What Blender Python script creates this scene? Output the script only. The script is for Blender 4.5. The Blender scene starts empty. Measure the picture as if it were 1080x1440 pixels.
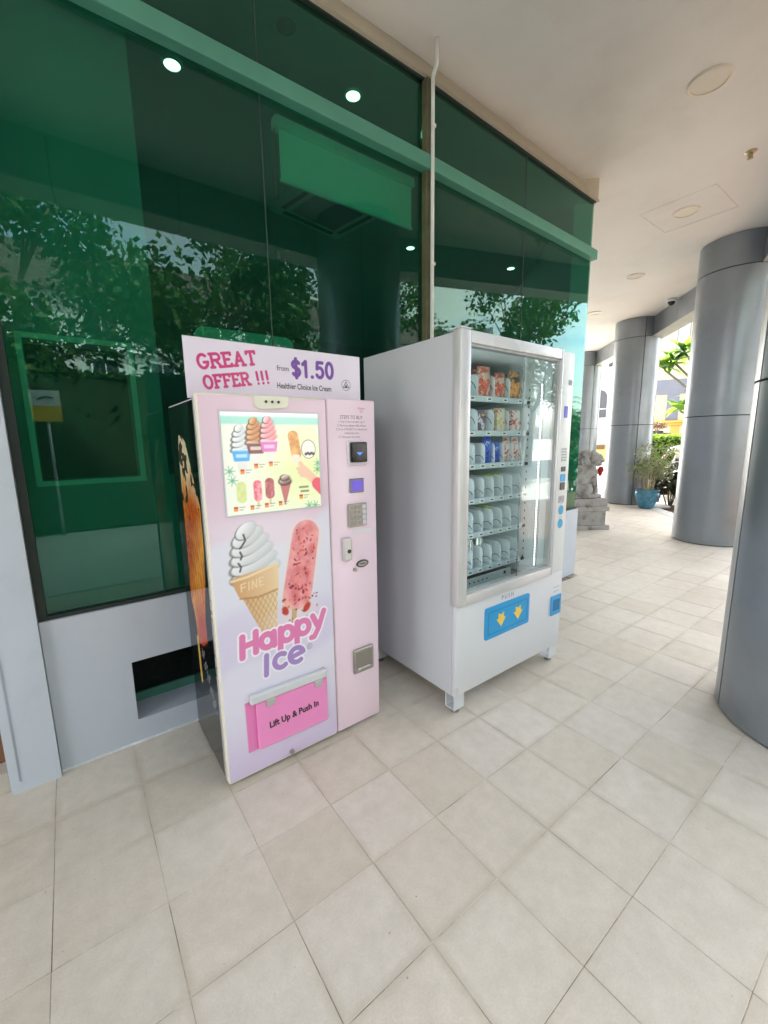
import bpy, bmesh, math, random
import numpy as np
from mathutils import Vector, Matrix, noise as mnoise

random.seed(7)
SC = bpy.context.scene
COL = SC.collection
R = math.radians

# ------------------------------------------------------------------ camera
cam_d = bpy.data.cameras.new('camera')
cam_d.sensor_fit = 'HORIZONTAL'
cam_d.sensor_width = 36.0
cam_d.lens = 36.0 * 589.57 / 1080.0
cam_d.clip_start = 0.05
cam_d.clip_end = 1500
cam = bpy.data.objects.new('camera', cam_d)
COL.objects.link(cam)
c_r = Vector((0.8006, -0.5991, -0.0148)); c_u = Vector((0.1119, 0.1252, 0.9858)); c_f = Vector((0.5887, 0.7909, -0.1672))
CAMP = Vector((0.0, -2.235, 1.4624))
mw = Matrix((c_r, c_u, -c_f)).transposed().to_4x4()
mw.translation = CAMP
cam.matrix_world = mw
SC.camera = cam

# ------------------------------------------------------------------ sky, sun, exposure
SUN_TO = Vector((0.45, 0.45, 0.77)).normalized()
world = bpy.data.worlds.new('World'); SC.world = world; world.use_nodes = True
wn = world.node_tree.nodes; wl = world.node_tree.links
bg = wn['Background']
sky = wn.new('ShaderNodeTexSky'); sky.sky_type = 'NISHITA'; sky.sun_disc = False
sky.sun_elevation = math.asin(SUN_TO.z); sky.sun_rotation = math.atan2(SUN_TO.x, SUN_TO.y)
sky.air_density = 1.1; sky.dust_density = 2.2; sky.ozone_density = 1.2
# broken white cloud over the whole sky
wtc = wn.new('ShaderNodeTexCoord'); wno = wn.new('ShaderNodeTexNoise'); wno.inputs['Scale'].default_value = 2.6; wno.inputs['Detail'].default_value = 7; wno.inputs['Roughness'].default_value = .6
wmp = wn.new('ShaderNodeMapping'); wmp.inputs['Scale'].default_value = (1, 1, 2.6)
wl.new(wtc.outputs['Generated'], wmp.inputs['Vector']); wl.new(wmp.outputs['Vector'], wno.inputs['Vector'])
wrp = wn.new('ShaderNodeValToRGB'); wrp.color_ramp.elements[0].position = .36; wrp.color_ramp.elements[1].position = .60
wl.new(wno.outputs['Fac'], wrp.inputs['Fac'])
wbw = wn.new('ShaderNodeRGBToBW'); wl.new(sky.outputs['Color'], wbw.inputs['Color'])
wcl = wn.new('ShaderNodeMix'); wcl.data_type = 'RGBA'; wcl.blend_type = 'MULTIPLY'; wcl.inputs['Factor'].default_value = 1
wl.new(wbw.outputs['Val'], wcl.inputs['A']); wcl.inputs['B'].default_value = (1.55, 1.47, 1.36, 1)
wmx = wn.new('ShaderNodeMix'); wmx.data_type = 'RGBA'
wl.new(wrp.outputs['Color'], wmx.inputs['Factor']); wl.new(sky.outputs['Color'], wmx.inputs['A']); wl.new(wcl.outputs['Result'], wmx.inputs['B'])
wl.new(wmx.outputs['Result'], bg.inputs['Color'])
bg.inputs['Strength'].default_value = 0.14
sun_d = bpy.data.lights.new('sun', 'SUN'); sun_d.energy = 3.2; sun_d.angle = R(1.5); sun_d.color = (1.0, 0.95, 0.88)
sun = bpy.data.objects.new('sun', sun_d); COL.objects.link(sun)
sun.rotation_euler = SUN_TO.to_track_quat('Z', 'Y').to_euler(); sun.location = (0, -6, 20)
vs = SC.view_settings
vs.view_transform = 'Standard'; vs.look = 'None'; vs.gamma = 1.0; vs.use_curve_mapping = False
vs.exposure = 3.22
SC.render.engine = 'CYCLES'
cy = SC.cycles
cy.use_denoising = True
try: cy.denoiser = 'OPENIMAGEDENOISE'
except Exception: pass
cy.max_bounces = 9; cy.diffuse_bounces = 5; cy.glossy_bounces = 4; cy.transmission_bounces = 6; cy.transparent_max_bounces = 20
cy.sample_clamp_indirect = 8.0

# ------------------------------------------------------------------ helpers
def lin(c):
    c = np.asarray(c, float) / 255.0
    return np.where(c <= 0.04045, c / 12.92, ((c + 0.055) / 1.055) ** 2.4)
def L3(r, g, b, k=1.0):
    v = lin((r, g, b)) * k
    return (float(v[0]), float(v[1]), float(v[2]))

class NT:
    def __init__(s, name):
        s.m = bpy.data.materials.new(name); s.m.use_nodes = True
        s.n = s.m.node_tree.nodes; s.l = s.m.node_tree.links
        s.b = s.n['Principled BSDF']; s.o = s.n['Material Output']
    def new(s, t, **k):
        x = s.n.new('ShaderNode' + t)
        for a, v in k.items(): setattr(x, a, v)
        return x
    def link(s, a, b): s.l.new(a, b)
    def pos(s): return s.new('NewGeometry').outputs['Position']
    def noise(s, scale, detail=4, rough=.55, vec=None, dist=0):
        x = s.new('TexNoise'); x.inputs['Scale'].default_value = scale; x.inputs['Detail'].default_value = detail
        x.inputs['Roughness'].default_value = rough; x.inputs['Distortion'].default_value = dist
        s.link(vec if vec is not None else s.pos(), x.inputs['Vector']); return x
    def ramp(s, f, stops):
        x = s.new('ValToRGB'); e = x.color_ramp.elements
        while len(e) < len(stops): e.new(0.5)
        for i, (p, c) in enumerate(stops): e[i].position = p; e[i].color = (*c, 1) if len(c) == 3 else c
        s.link(f, x.inputs['Fac']); return x
    def mix(s, a, b, f, mode='MIX'):
        x = s.new('Mix', data_type='RGBA', blend_type=mode)
        for inp, v in ((x.inputs['Factor'], f), (x.inputs['A'], a), (x.inputs['B'], b)):
            if hasattr(v, 'links') or hasattr(v, 'is_linked'): s.link(v, inp)
            else: inp.default_value = (*v, 1) if isinstance(v, (tuple, list)) and len(v) == 3 else v
        return x.outputs['Result']
    def math(s, op, a, b=0.0):
        x = s.new('Math', operation=op)
        for i, v in enumerate((a, b)):
            if hasattr(v, 'is_linked'): s.link(v, x.inputs[i])
            else: x.inputs[i].default_value = v
        return x.outputs[0]
    def bump(s, h, strength=.2, dist=.01):
        x = s.new('Bump'); x.inputs['Strength'].default_value = strength; x.inputs['Distance'].default_value = dist
        s.link(h, x.inputs['Height']); s.link(x.outputs['Normal'], s.b.inputs['Normal'])

MATS = {}
def M(name, base, rough=.5, metal=0., var=.12, scale=3., bump=0., bscale=60., spec=.5, coat=0., emit=None, estr=0., dirt=None):
    """general painted / plastic / stone surface with soft colour variation and fine relief"""
    if name in MATS: return MATS[name]
    t = NT(name); b = t.b
    n = t.noise(scale, 5)
    lo = tuple(max(0, c * (1 - var)) for c in base); hi = tuple(min(1, c * (1 + var)) for c in base)
    col = t.ramp(n.outputs['Fac'], [(.3, lo), (.7, hi)]).outputs['Color']
    if dirt:
        dn = t.noise(dirt[2], 7, .65)
        f = t.ramp(dn.outputs['Fac'], [(dirt[3], (0, 0, 0)), (min(1, dirt[3] + .18), (dirt[1],) * 3)]).outputs['Color']
        col = t.mix(col, dirt[0], f)
    t.link(col, b.inputs['Base Color'])
    rn = t.noise(scale * 2.3, 3)
    rr = t.ramp(rn.outputs['Fac'], [(.3, (max(0, rough - .06),) * 3), (.7, (min(1, rough + .06),) * 3)])
    t.link(rr.outputs['Color'], b.inputs['Roughness'])
    b.inputs['Metallic'].default_value = metal
    b.inputs['Specular IOR Level'].default_value = spec
    b.inputs['Coat Weight'].default_value = coat; b.inputs['Coat Roughness'].default_value = .06
    if bump: t.bump(t.noise(bscale, 4).outputs['Fac'], bump, .004)
    if emit: b.inputs['Emission Color'].default_value = (*emit, 1); b.inputs['Emission Strength'].default_value = estr
    MATS[name] = t.m; return t.m

def M_print(name, rough=.35, emit=0., coat=.3):
    if name in MATS: return MATS[name]
    t = NT(name)
    a = t.new('Attribute', attribute_name='Col')
    t.link(a.outputs['Color'], t.b.inputs['Base Color'])
    t.b.inputs['Roughness'].default_value = rough
    t.b.inputs['Coat Weight'].default_value = coat; t.b.inputs['Coat Roughness'].default_value = .08
    if emit:
        t.link(a.outputs['Color'], t.b.inputs['Emission Color']); t.b.inputs['Emission Strength'].default_value = emit
    MATS[name] = t.m; return t.m

def M_glass(name, tint, ior=1.5, rough=0.0, wav=0.0, refl=(1, 1, 1), veil=None):
    if name in MATS: return MATS[name]
    t = NT(name); t.n.remove(t.b)
    tr = t.new('BsdfTransparent'); tr.inputs['Color'].default_value = (*tint, 1)
    gl = t.new('BsdfGlossy'); gl.inputs['Roughness'].default_value = rough; gl.inputs['Color'].default_value = (*refl, 1)
    fr = t.new('Fresnel')
    gm = t.new('NewGeometry'); io = t.new('Mix'); io.data_type = 'FLOAT'      # same reflectance on both faces of the pane
    io.inputs[2].default_value = ior; io.inputs[3].default_value = 1.0 / ior
    t.link(gm.outputs['Backfacing'], io.inputs[0]); t.link(io.outputs[0], fr.inputs['IOR'])
    mx = t.new('MixShader')
    if wav:
        bm = t.new('Bump'); bm.inputs['Strength'].default_value = wav; bm.inputs['Distance'].default_value = .02
        t.link(t.noise(.9, 1).outputs['Fac'], bm.inputs['Height']); t.link(bm.outputs['Normal'], gl.inputs['Normal'])
    t.link(fr.outputs[0], mx.inputs[0]); t.link(tr.outputs[0], mx.inputs[1]); t.link(gl.outputs[0], mx.inputs[2])
    out = mx.outputs[0]
    if veil:                                     # thin film of diffuse green putting hazy light into the pane's colour
        df = t.new('BsdfDiffuse'); df.inputs['Color'].default_value = (*veil[0], 1)
        m2 = t.new('MixShader'); t.link(t.ramp(t.noise(1.1, 6, .6).outputs['Fac'], [(.3, (veil[1] * .6,) * 3), (.75, (veil[1] * 1.5,) * 3)]).outputs['Color'], m2.inputs[0])
        t.link(out, m2.inputs[1]); t.link(df.outputs[0], m2.inputs[2]); out = m2.outputs[0]
    t.link(out, t.o.inputs['Surface'])
    MATS[name] = t.m; return t.m

def M_leaf(name, a, b_, trans=.35, rough=.45):
    if name in MATS: return MATS[name]
    t = NT(name); t.n.remove(t.b)
    g = t.new('NewGeometry')
    col = t.ramp(g.outputs['Random Per Island'], [(.0, a), (1., b_)]).outputs['Color']
    pr = t.new('BsdfPrincipled'); pr.inputs['Roughness'].default_value = rough; pr.inputs['Specular IOR Level'].default_value = .18
    tl = t.new('BsdfTranslucent'); mx = t.new('MixShader'); mx.inputs[0].default_value = trans
    t.link(col, pr.inputs['Base Color']); t.link(col, tl.inputs['Color'])
    t.link(pr.outputs[0], mx.inputs[1]); t.link(tl.outputs[0], mx.inputs[2]); t.link(mx.outputs[0], t.o.inputs['Surface'])
    MATS[name] = t.m; return t.m

class MB:
    def __init__(s): s.v = []; s.f = []
    def add(s, vs, fs):
        o = len(s.v); s.v += [tuple(p) for p in vs]; s.f += [tuple(i + o for i in f) for f in fs]; return s
    def box(s, x0, x1, y0, y1, z0, z1):
        return s.add([(x0,y0,z0),(x1,y0,z0),(x1,y1,z0),(x0,y1,z0),(x0,y0,z1),(x1,y0,z1),(x1,y1,z1),(x0,y1,z1)],
              [(0,3,2,1),(4,5,6,7),(0,1,5,4),(1,2,6,5),(2,3,7,6),(3,0,4,7)])
    def rbox(s, x0, x1, y0, y1, z0, z1, r=.004, seg=2):
        bm = bmesh.new(); bmesh.ops.create_cube(bm, size=1)
        for v in bm.verts:
            v.co = (x0 + (v.co.x + .5) * (x1 - x0), y0 + (v.co.y + .5) * (y1 - y0), z0 + (v.co.z + .5) * (z1 - z0))
        bmesh.ops.bevel(bm, geom=bm.edges[:], offset=r, segments=seg, affect='EDGES', profile=.5)
        return s.bm(bm)
    def bm(s, bm):
        bm.verts.index_update()
        s.add([v.co[:] for v in bm.verts], [[v.index for v in f.verts] for f in bm.faces]); bm.free(); return s
    def prism(s, pts, z0, z1):
        n = len(pts)
        return s.add([(x, y, z0) for x, y in pts] + [(x, y, z1) for x, y in pts],
              [tuple(range(n))[::-1], tuple(range(n, 2 * n))] + [(i, (i + 1) % n, n + (i + 1) % n, n + i) for i in range(n)])
    def prism_y(s, pts, y0, y1):
        n = len(pts)
        return s.add([(x, y0, z) for x, z in pts] + [(x, y1, z) for x, z in pts],
              [tuple(range(n)), tuple(range(n, 2 * n))[::-1]] + [((i + 1) % n, i, n + i, n + (i + 1) % n) for i in range(n)])
    def lathe(s, prof, n=24, c=(0, 0)):
        k = len(prof); vs = []; fs = []
        for i in range(n):
            a = 2 * math.pi * i / n
            vs += [(c[0] + r * math.cos(a), c[1] + r * math.sin(a), z) for r, z in prof]
        for i in range(n):
            j = (i + 1) % n
            fs += [(i * k + q, j * k + q, j * k + q + 1, i * k + q + 1) for q in range(k - 1)]
        return s.add(vs, fs)
    def tube(s, pts, r, n=8, r1=None, cap=True):
        pts = [Vector(p) for p in pts]; vs = []; fs = []; m = len(pts)
        ref = None
        for i, p in enumerate(pts):
            d = (pts[min(i + 1, m - 1)] - pts[max(i - 1, 0)]).normalized()
            if ref is None: ref = d.orthogonal().normalized()
            ref = (ref - d * ref.dot(d)); ref = ref.normalized() if ref.length > 1e-6 else d.orthogonal().normalized()
            b = d.cross(ref); rr = r if r1 is None else r + (r1 - r) * i / (m - 1)
            vs += [p + (ref * math.cos(2 * math.pi * q / n) + b * math.sin(2 * math.pi * q / n)) * rr for q in range(n)]
        for i in range(m - 1):
            fs += [(i * n + q, i * n + (q + 1) % n, (i + 1) * n + (q + 1) % n, (i + 1) * n + q) for q in range(n)]
        if cap: fs += [tuple(range(n))[::-1], tuple(range((m - 1) * n, m * n))]
        return s.add(vs, fs)
    def ball(s, c, r, seg=12, ring=8, rot=None):
        if not hasattr(r, '__len__'): r = (r, r, r)
        vs = []; fs = []
        for i in range(ring + 1):
            th = math.pi * i / ring
            for j in range(seg):
                ph = 2 * math.pi * j / seg
                p = Vector((r[0] * math.sin(th) * math.cos(ph), r[1] * math.sin(th) * math.sin(ph), r[2] * math.cos(th)))
                if rot is not None: p = rot @ p
                vs.append(p + Vector(c))
        for i in range(ring):
            for j in range(seg):
                fs.append((i * seg + j, (i + 1) * seg + j, (i + 1) * seg + (j + 1) % seg, i * seg + (j + 1) % seg))
        return s.add(vs, fs)
    def mesh(s, name, mat, smooth=False):
        me = bpy.data.meshes.new(name); me.from_pydata(s.v, [], s.f); me.update()
        if mat: me.materials.append(mat)
        if smooth is True: me.polygons.foreach_set('use_smooth', [True] * len(me.polygons))
        return me
    def build(s, name, mat, parent=None, smooth=False, loc=None, rz=None, angle=None):
        me = s.mesh(name, mat, smooth or angle is not None)
        if angle is not None:
            try: me.set_sharp_from_angle(angle=R(angle))
            except Exception: pass
        return obj(name, me, parent, loc, rz)
def obj(name, me, parent=None, loc=None, rz=None):
    o = bpy.data.objects.new(name, me); COL.objects.link(o)
    if parent: o.parent = parent
    if loc: o.location = loc
    if rz: o.rotation_euler = (0, 0, rz)
    return o
def thing(name, label, cat, loc=(0, 0, 0), rz=0, group=None):
    o = bpy.data.objects.new(name, None); COL.objects.link(o); o.empty_display_size = .1
    o.location = loc; o.rotation_euler = (0, 0, rz); return tag(o, label, cat, group)
def tag(o, label, cat=None, group=None):
    o['label'] = label
    if cat: o['category'] = cat
    if group: o['group'] = group
    return o
def struct(o, label=None):
    o['kind'] = 'structure'
    if label: o['label'] = label
    return o
def copy_tree(o, parent=None):
    c = o.copy(); COL.objects.link(c); c.parent = parent
    for ch in o.children: copy_tree(ch, c)
    return c
def text_mesh(s, size, mat, xs=1.0, bold=0.0, align='LEFT', shear=0.0):
    cu = bpy.data.curves.new('t', 'FONT'); cu.body = s; cu.size = size; cu.offset = bold; cu.align_x = align; cu.resolution_u = 3; cu.shear = shear
    o = bpy.data.objects.new('t', cu); COL.objects.link(o)
    dg = bpy.context.evaluated_depsgraph_get(); dg.update()
    me = bpy.data.meshes.new_from_object(o.evaluated_get(dg))
    bpy.data.objects.remove(o); bpy.data.curves.remove(cu)
    for v in me.vertices: v.co = (v.co.x * xs, 0, v.co.y)
    me.materials.clear(); me.materials.append(mat); me.name = 'lettering'
    return me

# ------------------------------------------------------------------ flat prints: a painter on a grid of coloured vertices
class Paint:
    def __init__(s, u0, u1, v0, v1, step):
        s.nu = max(2, int(round((u1 - u0) / step)) + 1); s.nv = max(2, int(round((v1 - v0) / step)) + 1)
        s.u = np.linspace(u0, u1, s.nu); s.v_ = np.linspace(v0, v1, s.nv)
        s.U, s.V = np.meshgrid(s.u, s.v_); s.img = np.ones((s.nv, s.nu, 3)) * 240.; s.st = step
    def put(s, sd, col, soft=None, alpha=1.):
        soft = soft or s.st
        a = np.clip(.5 - sd / soft, 0, 1)[..., None] * (alpha[..., None] if hasattr(alpha, 'shape') else alpha)
        s.img = s.img * (1 - a) + np.asarray(col, float) * a
    def loc(s, cx, cy, rot):
        x = s.U - cx; y = s.V - cy; c, n = math.cos(rot), math.sin(rot)
        return x * c + y * n, -x * n + y * c
    def sd_ell(s, cx, cy, a, b, rot=0):
        x, y = s.loc(cx, cy, rot); k = np.sqrt((x / a) ** 2 + (y / b) ** 2) + 1e-9
        return (k - 1) * min(a, b)
    def sd_cap(s, x0, y0, x1, y1, r, r1=None):
        dx, dy = x1 - x0, y1 - y0; L = dx * dx + dy * dy + 1e-12
        t = np.clip(((s.U - x0) * dx + (s.V - y0) * dy) / L, 0, 1)
        rr = r if r1 is None else r + (r1 - r) * t
        return np.hypot(s.U - x0 - t * dx, s.V - y0 - t * dy) - rr
    def sd_box(s, x0, x1, y0, y1, r=0., rot=0.):
        x, y = s.loc((x0 + x1) / 2, (y0 + y1) / 2, rot)
        qx = np.abs(x) - (x1 - x0) / 2 + r; qy = np.abs(y) - (y1 - y0) / 2 + r
        return np.hypot(np.maximum(qx, 0), np.maximum(qy, 0)) + np.minimum(np.maximum(qx, qy), 0) - r
    def sd_poly(s, pts):
        d = np.full(s.U.shape, 9e9); ins = np.zeros(s.U.shape, bool); n = len(pts)
        for i in range(n):
            (x0, y0), (x1, y1) = pts[i], pts[(i + 1) % n]
            dx, dy = x1 - x0, y1 - y0; t = np.clip(((s.U - x0) * dx + (s.V - y0) * dy) / (dx * dx + dy * dy + 1e-12), 0, 1)
            d = np.minimum(d, np.hypot(s.U - x0 - t * dx, s.V - y0 - t * dy))
            if y0 != y1:
                c = ((y0 > s.V) != (y1 > s.V)) & (s.U < (x1 - x0) * (s.V - y0) / (y1 - y0) + x0); ins ^= c
        return np.where(ins, -d, d)
    def strokes(s, polys, r):
        d = np.full(s.U.shape, 9e9)
        for pl in polys:
            for a, b in zip(pl[:-1], pl[1:]): d = np.minimum(d, s.sd_cap(*a, *b, r))
        return d
    def fbm(s, scale, seed=0, octv=4):
        rng = np.random.RandomState(seed); out = np.zeros(s.U.shape); amp = 1; tot = 0
        for k in range(octv):
            g = rng.rand(64, 64); x = s.U * scale * 2 ** k + 7.3; y = s.V * scale * 2 ** k + 3.1
            xi = np.floor(x).astype(int); yi = np.floor(y).astype(int); fx = x - xi; fy = y - yi
            fx = fx * fx * (3 - 2 * fx); fy = fy * fy * (3 - 2 * fy)
            G = lambda a, b: g[b % 64, a % 64]
            out += amp * ((G(xi, yi) * (1 - fx) + G(xi + 1, yi) * fx) * (1 - fy) + (G(xi, yi + 1) * (1 - fx) + G(xi + 1, yi + 1) * fx) * fy)
            tot += amp; amp *= .5
        return out / tot
    def build(s, name, mat, parent, place, k=1.0):
        vs = place(s.U.ravel(), s.V.ravel())
        me = bpy.data.meshes.new(name); nf = (s.nu - 1) * (s.nv - 1)
        me.vertices.add(len(vs)); me.vertices.foreach_set('co', np.asarray(vs, np.float32).ravel())
        i = np.arange(s.nv - 1)[:, None] * s.nu + np.arange(s.nu - 1)[None, :]
        q = np.stack([i, i + 1, i + s.nu + 1, i + s.nu], -1).reshape(-1)
        me.loops.add(len(q)); me.loops.foreach_set('vertex_index', q.astype(np.int32))
        me.polygons.add(nf); me.polygons.foreach_set('loop_start', np.arange(0, 4 * nf, 4, dtype=np.int32))
        me.update(calc_edges=True)
        at = me.color_attributes.new('Col', 'FLOAT_COLOR', 'POINT')
        c = np.ones((len(vs), 4), np.float32); c[:, :3] = lin(np.clip(s.img, 0, 255)).reshape(-1, 3) * k
        at.data.foreach_set('color', c.ravel()); me.materials.append(mat)
        return obj(name, me, parent)
def on_front(y):   # print plane facing -y
    return lambda U, V: np.stack([U, np.full_like(U, y), V], -1)

# letters drawn with strokes in a unit box (x 0..w, y 0..1)
def arc(cx, cy, rx, ry, a0, a1, n=10):
    return [(cx + rx * math.cos(R(a0 + (a1 - a0) * i / n)), cy + ry * math.sin(R(a0 + (a1 - a0) * i / n))) for i in range(n + 1)]
GL = {
 'G': (.8, [arc(.42, .5, .38, .5, 50, 330, 14) + [(.8, .42), (.5, .42)]], []),
 'R': (.8, [[(.12, 0), (.12, 1)], [(.12, 1), (.5, 1)] + arc(.5, .76, .26, .24, 90, -90, 8) + [(.12, .52)], [(.42, .5), (.8, 0)]], []),
 'E': (.7, [[(.12, 0), (.12, 1)], [(.12, 1), (.66, 1), (.66, .86)], [(.12, .52), (.5, .52)], [(.12, 0), (.66, 0), (.66, .14)]], []),
 'A': (.86, [[(.08, 0), (.43, 1), (.78, 0)], [(.22, .36), (.64, .36)]], []),
 'T': (.8, [[(.4, 0), (.4, 1)], [(.04, .86), (.04, 1), (.76, 1), (.76, .86)]], []),
 'O': (.86, [arc(.43, .5, .38, .5, 0, 360, 20)], []),
 'F': (.7, [[(.12, 0), (.12, 1)], [(.12, 1), (.66, 1), (.66, .84)], [(.12, .52), (.5, .52)]], []),
 '!': (.34, [[(.17, .32), (.17, 1)], [(.17, 0), (.17, .02)]], []),
 ' ': (.4, [], []),
 '$': (.62, [arc(.31, .73, .24, .22, 30, 270, 10) + arc(.31, .27, .24, .24, 90, -150, 10), [(.31, -.1), (.31, 1.1)]], []),
 '1': (.46, [[(.06, .78), (.27, .98), (.27, 0)]], []),
 '.': (.3, [[(.13, 0), (.15, 0)]], []),
 '5': (.62, [[(.52, .98), (.14, .98), (.1, .56)] + arc(.29, .32, .25, .33, 120, -150, 12)], []),
 '0': (.62, [arc(.31, .5, .24, .5, 0, 360, 20)], []),
}
SERIF = {'R': [(.12, 0), (.12, 1), (.8, 0)], 'E': [(.12, 0), (.12, 1)], 'A': [(.08, 0), (.78, 0)], 'T': [(.4, 0)], 'F': [(.12, 0), (.12, 1)]}
def write(P, s, x, y, h, w, col, serif=False, rot=0., gap=.14, wx=1.0, halo=None):
    c, n = math.cos(rot), math.sin(rot)
    tf = lambda px, py: (x + (px * c - py * n), y + (px * n + py * c))
    cur = 0; polys = []
    for ch in s:
        wd, st, _ = GL[ch]
        for pl in st: polys.append([tf(cur + a * h * wx, b * h) for a, b in pl])
        if serif:
            for a, b in SERIF.get(ch, []): polys.append([tf(cur + (a - .13) * h * wx, b * h), tf(cur + (a + .13) * h * wx, b * h)])
        cur += (wd + gap) * h * wx
    d = P.strokes(polys, w)
    if halo: P.put(d - halo[0], halo[1])
    P.put(d, col)
    return cur

# ------------------------------------------------------------------ materials
m_white = M('white_enamel', (.60, .61, .62), .32, var=.03, scale=1.2, coat=.15)
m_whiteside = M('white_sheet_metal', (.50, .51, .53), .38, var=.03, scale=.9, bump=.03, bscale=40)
m_cream = M('cream_edge', (.80, .74, .62), .45, var=.05)
m_pinkpanel = M('pink_enamel', L3(236, 212, 224), .34, var=.03, scale=2, coat=.25)
m_black = M('black_plastic', (.018, .018, .02), .35, var=.2)
m_gap = M('dark_gap', (.008, .008, .008), .9, var=.1)
m_alu = M('brushed_aluminium', (.62, .62, .61), .32, .85, var=.05, scale=6)
m_silver = M('silver_frame', (.62, .61, .60), .36, .35, var=.05, scale=3)
m_steel = M('dull_steel', (.42, .40, .37), .35, .9, var=.1, scale=20)
m_wall = M('pale_blue_render', (.49, .53, .585), .7, var=.035, scale=1.5, bump=.08, bscale=120, dirt=((.40, .43, .46), .4, 3.5, .54))
m_ceiling = M('ceiling_paint', (.66, .65, .605), .85, var=.05, scale=.8, bump=.05, bscale=25, dirt=((.57, .55, .49), .45, 1.4, .52))
m_fascia = M('beige_trim', (.50, .43, .32), .6, var=.08, scale=2.5, dirt=((.42, .36, .28), .5, 5, .5))
m_teal = M('teal_frame_paint', (.075, .25, .175), .45, var=.08, scale=4)
m_dkframe = M('dark_window_gasket', (.012, .022, .018), .55, var=.2)
m_bronze = M('weathered_mullion', (.13, .12, .065), .55, .3, var=.25, scale=9)
m_pipe = M('conduit_paint', (.62, .63, .58), .45, var=.08, scale=8)
m_glass = M_glass('green_tinted_glass', (.37, .70, .585), 1.52, .006, .02, (.78, .97, .97), ((.03, .28, .20), .04))
m_clear = M_glass('clear_glass', (.92, .96, .95), 1.45)
m_bluedk = M('blue_flap_plastic', (.015, .30, .60), .38, var=.05, scale=5, coat=.2)
m_col = M('column_cladding', (.25, .275, .30), .34, .5, var=.06, scale=1.1, bump=.02, bscale=8, dirt=((.19, .21, .22), .5, 2.2, .5))

# tile: position based so every tile gets its own tone, joints gather dirt
def tile_mat():
    t = NT('floor_tile'); p = t.pos()
    sx = t.new('SeparateXYZ'); t.link(p, sx.inputs[0])
    fx = t.math('MULTIPLY', t.math('SUBTRACT', sx.outputs[0], .1), 1 / .3); fy = t.math('MULTIPLY', sx.outputs[1], 1 / .3)
    cx = t.new('CombineXYZ'); t.link(t.math('FLOOR', fx), cx.inputs[0]); t.link(t.math('FLOOR', fy), cx.inputs[1])
    wnz = t.new('TexWhiteNoise', noise_dimensions='2D'); t.link(cx.outputs[0], wnz.inputs['Vector'])
    base = t.ramp(wnz.outputs['Value'], [(0, (.645, .575, .48)), (.35, (.675, .608, .515)), (.7, (.695, .634, .545)), (1, (.675, .61, .53))]).outputs['Color']
    big = t.noise(.8, 5, .6)
    base = t.mix(base, t.ramp(big.outputs['Fac'], [(.3, (.86, .845, .82)), (.7, (1.04, 1.04, 1.04))]).outputs['Color'], 1.0, 'MULTIPLY')
    fine = t.noise(170, 3)
    base = t.mix(base, t.ramp(fine.outputs['Fac'], [(.3, (.94, .94, .93)), (.7, (1.04, 1.04, 1.04))]).outputs['Color'], 1.0, 'MULTIPLY')
    mott = t.noise(14, 6, .7)
    base = t.mix(base, t.ramp(mott.outputs['Fac'], [(.35, (.93, .925, .91)), (.65, (1.04, 1.04, 1.04))]).outputs['Color'], 1.0, 'MULTIPLY')
    # distance to the nearest joint
    def edge(f):
        q = t.math('FRACT', f); return t.math('MINIMUM', q, t.math('SUBTRACT', 1.0, q))
    e = t.math('MINIMUM', edge(fx), edge(fy))
    e = t.math('ADD', e, t.math('MULTIPLY', t.math('SUBTRACT', t.noise(24, 4).outputs['Fac'], .5), .08))
    near = t.ramp(e, [(0.0, (1, 1, 1)), (.09, (0, 0, 0))]).outputs['Color']
    where = t.ramp(t.noise(1.7, 3).outputs['Fac'], [(.42, (0, 0, 0)), (.62, (.55, .55, .55))]).outputs['Color']
    base = t.mix(base, (.46, .39, .29), t.math('MULTIPLY', near, where))
    sp = t.ramp(t.noise(38, 2).outputs['Fac'], [(.74, (0, 0, 0)), (.78, (.7, .7, .7))]).outputs['Color']
    base = t.mix(base, (.20, .16, .12), sp)
    t.link(base, t.b.inputs['Base Color'])
    rr = t.ramp(t.noise(5, 5).outputs['Fac'], [(.3, (.40,) * 3), (.7, (.58,) * 3)]); t.link(rr.outputs['Color'], t.b.inputs['Roughness'])
    t.b.inputs['Specular IOR Level'].default_value = .35
    t.bump(t.noise(90, 4).outputs['Fac'], .10, .003)
    return t.m
m_tile = tile_mat()
def grout_mat():
    t = NT('grout')
    c = t.ramp(t.noise(2.6, 6, .7).outputs['Fac'], [(.38, (.13, .105, .08)), (.46, (.36, .305, .235)), (.54, (.68, .61, .50))]).outputs['Color']
    t.link(c, t.b.inputs['Base Color']); t.b.inputs['Roughness'].default_value = .9
    t.bump(t.noise(200, 3).outputs['Fac'], .3, .003); return t.m
m_grout = grout_mat()

# ------------------------------------------------------------------ plan of the place
CC = Vector((2.93, -2.06)); CB = Vector((7.19, -0.32)); CD = Vector((10.05, 2.08)); CE = Vector((12.47, 4.50)); CA = Vector((-1.75, -2.12))
CL = [Vector((-6.4, -2.12)), CA, CC, CB, CD, CE, Vector((13.9, 7.9))]
def offset_line(pts, d):
    out = []
    ds = d if hasattr(d, '__len__') else [d] * len(pts)
    for i, p in enumerate(pts):
        a = pts[max(i - 1, 0)]; b = pts[min(i + 1, len(pts) - 1)]
        t1 = (p - a).normalized() if i > 0 else (b - p).normalized(); t2 = (b - p).normalized() if i < len(pts) - 1 else t1
        n1 = Vector((t1.y, -t1.x)); n2 = Vector((t2.y, -t2.x)); n = (n1 + n2).normalized()
        out.append(p + n * ds[i] / max(.5, n.dot(n1)))
    return out
ZC = 3.88
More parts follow.
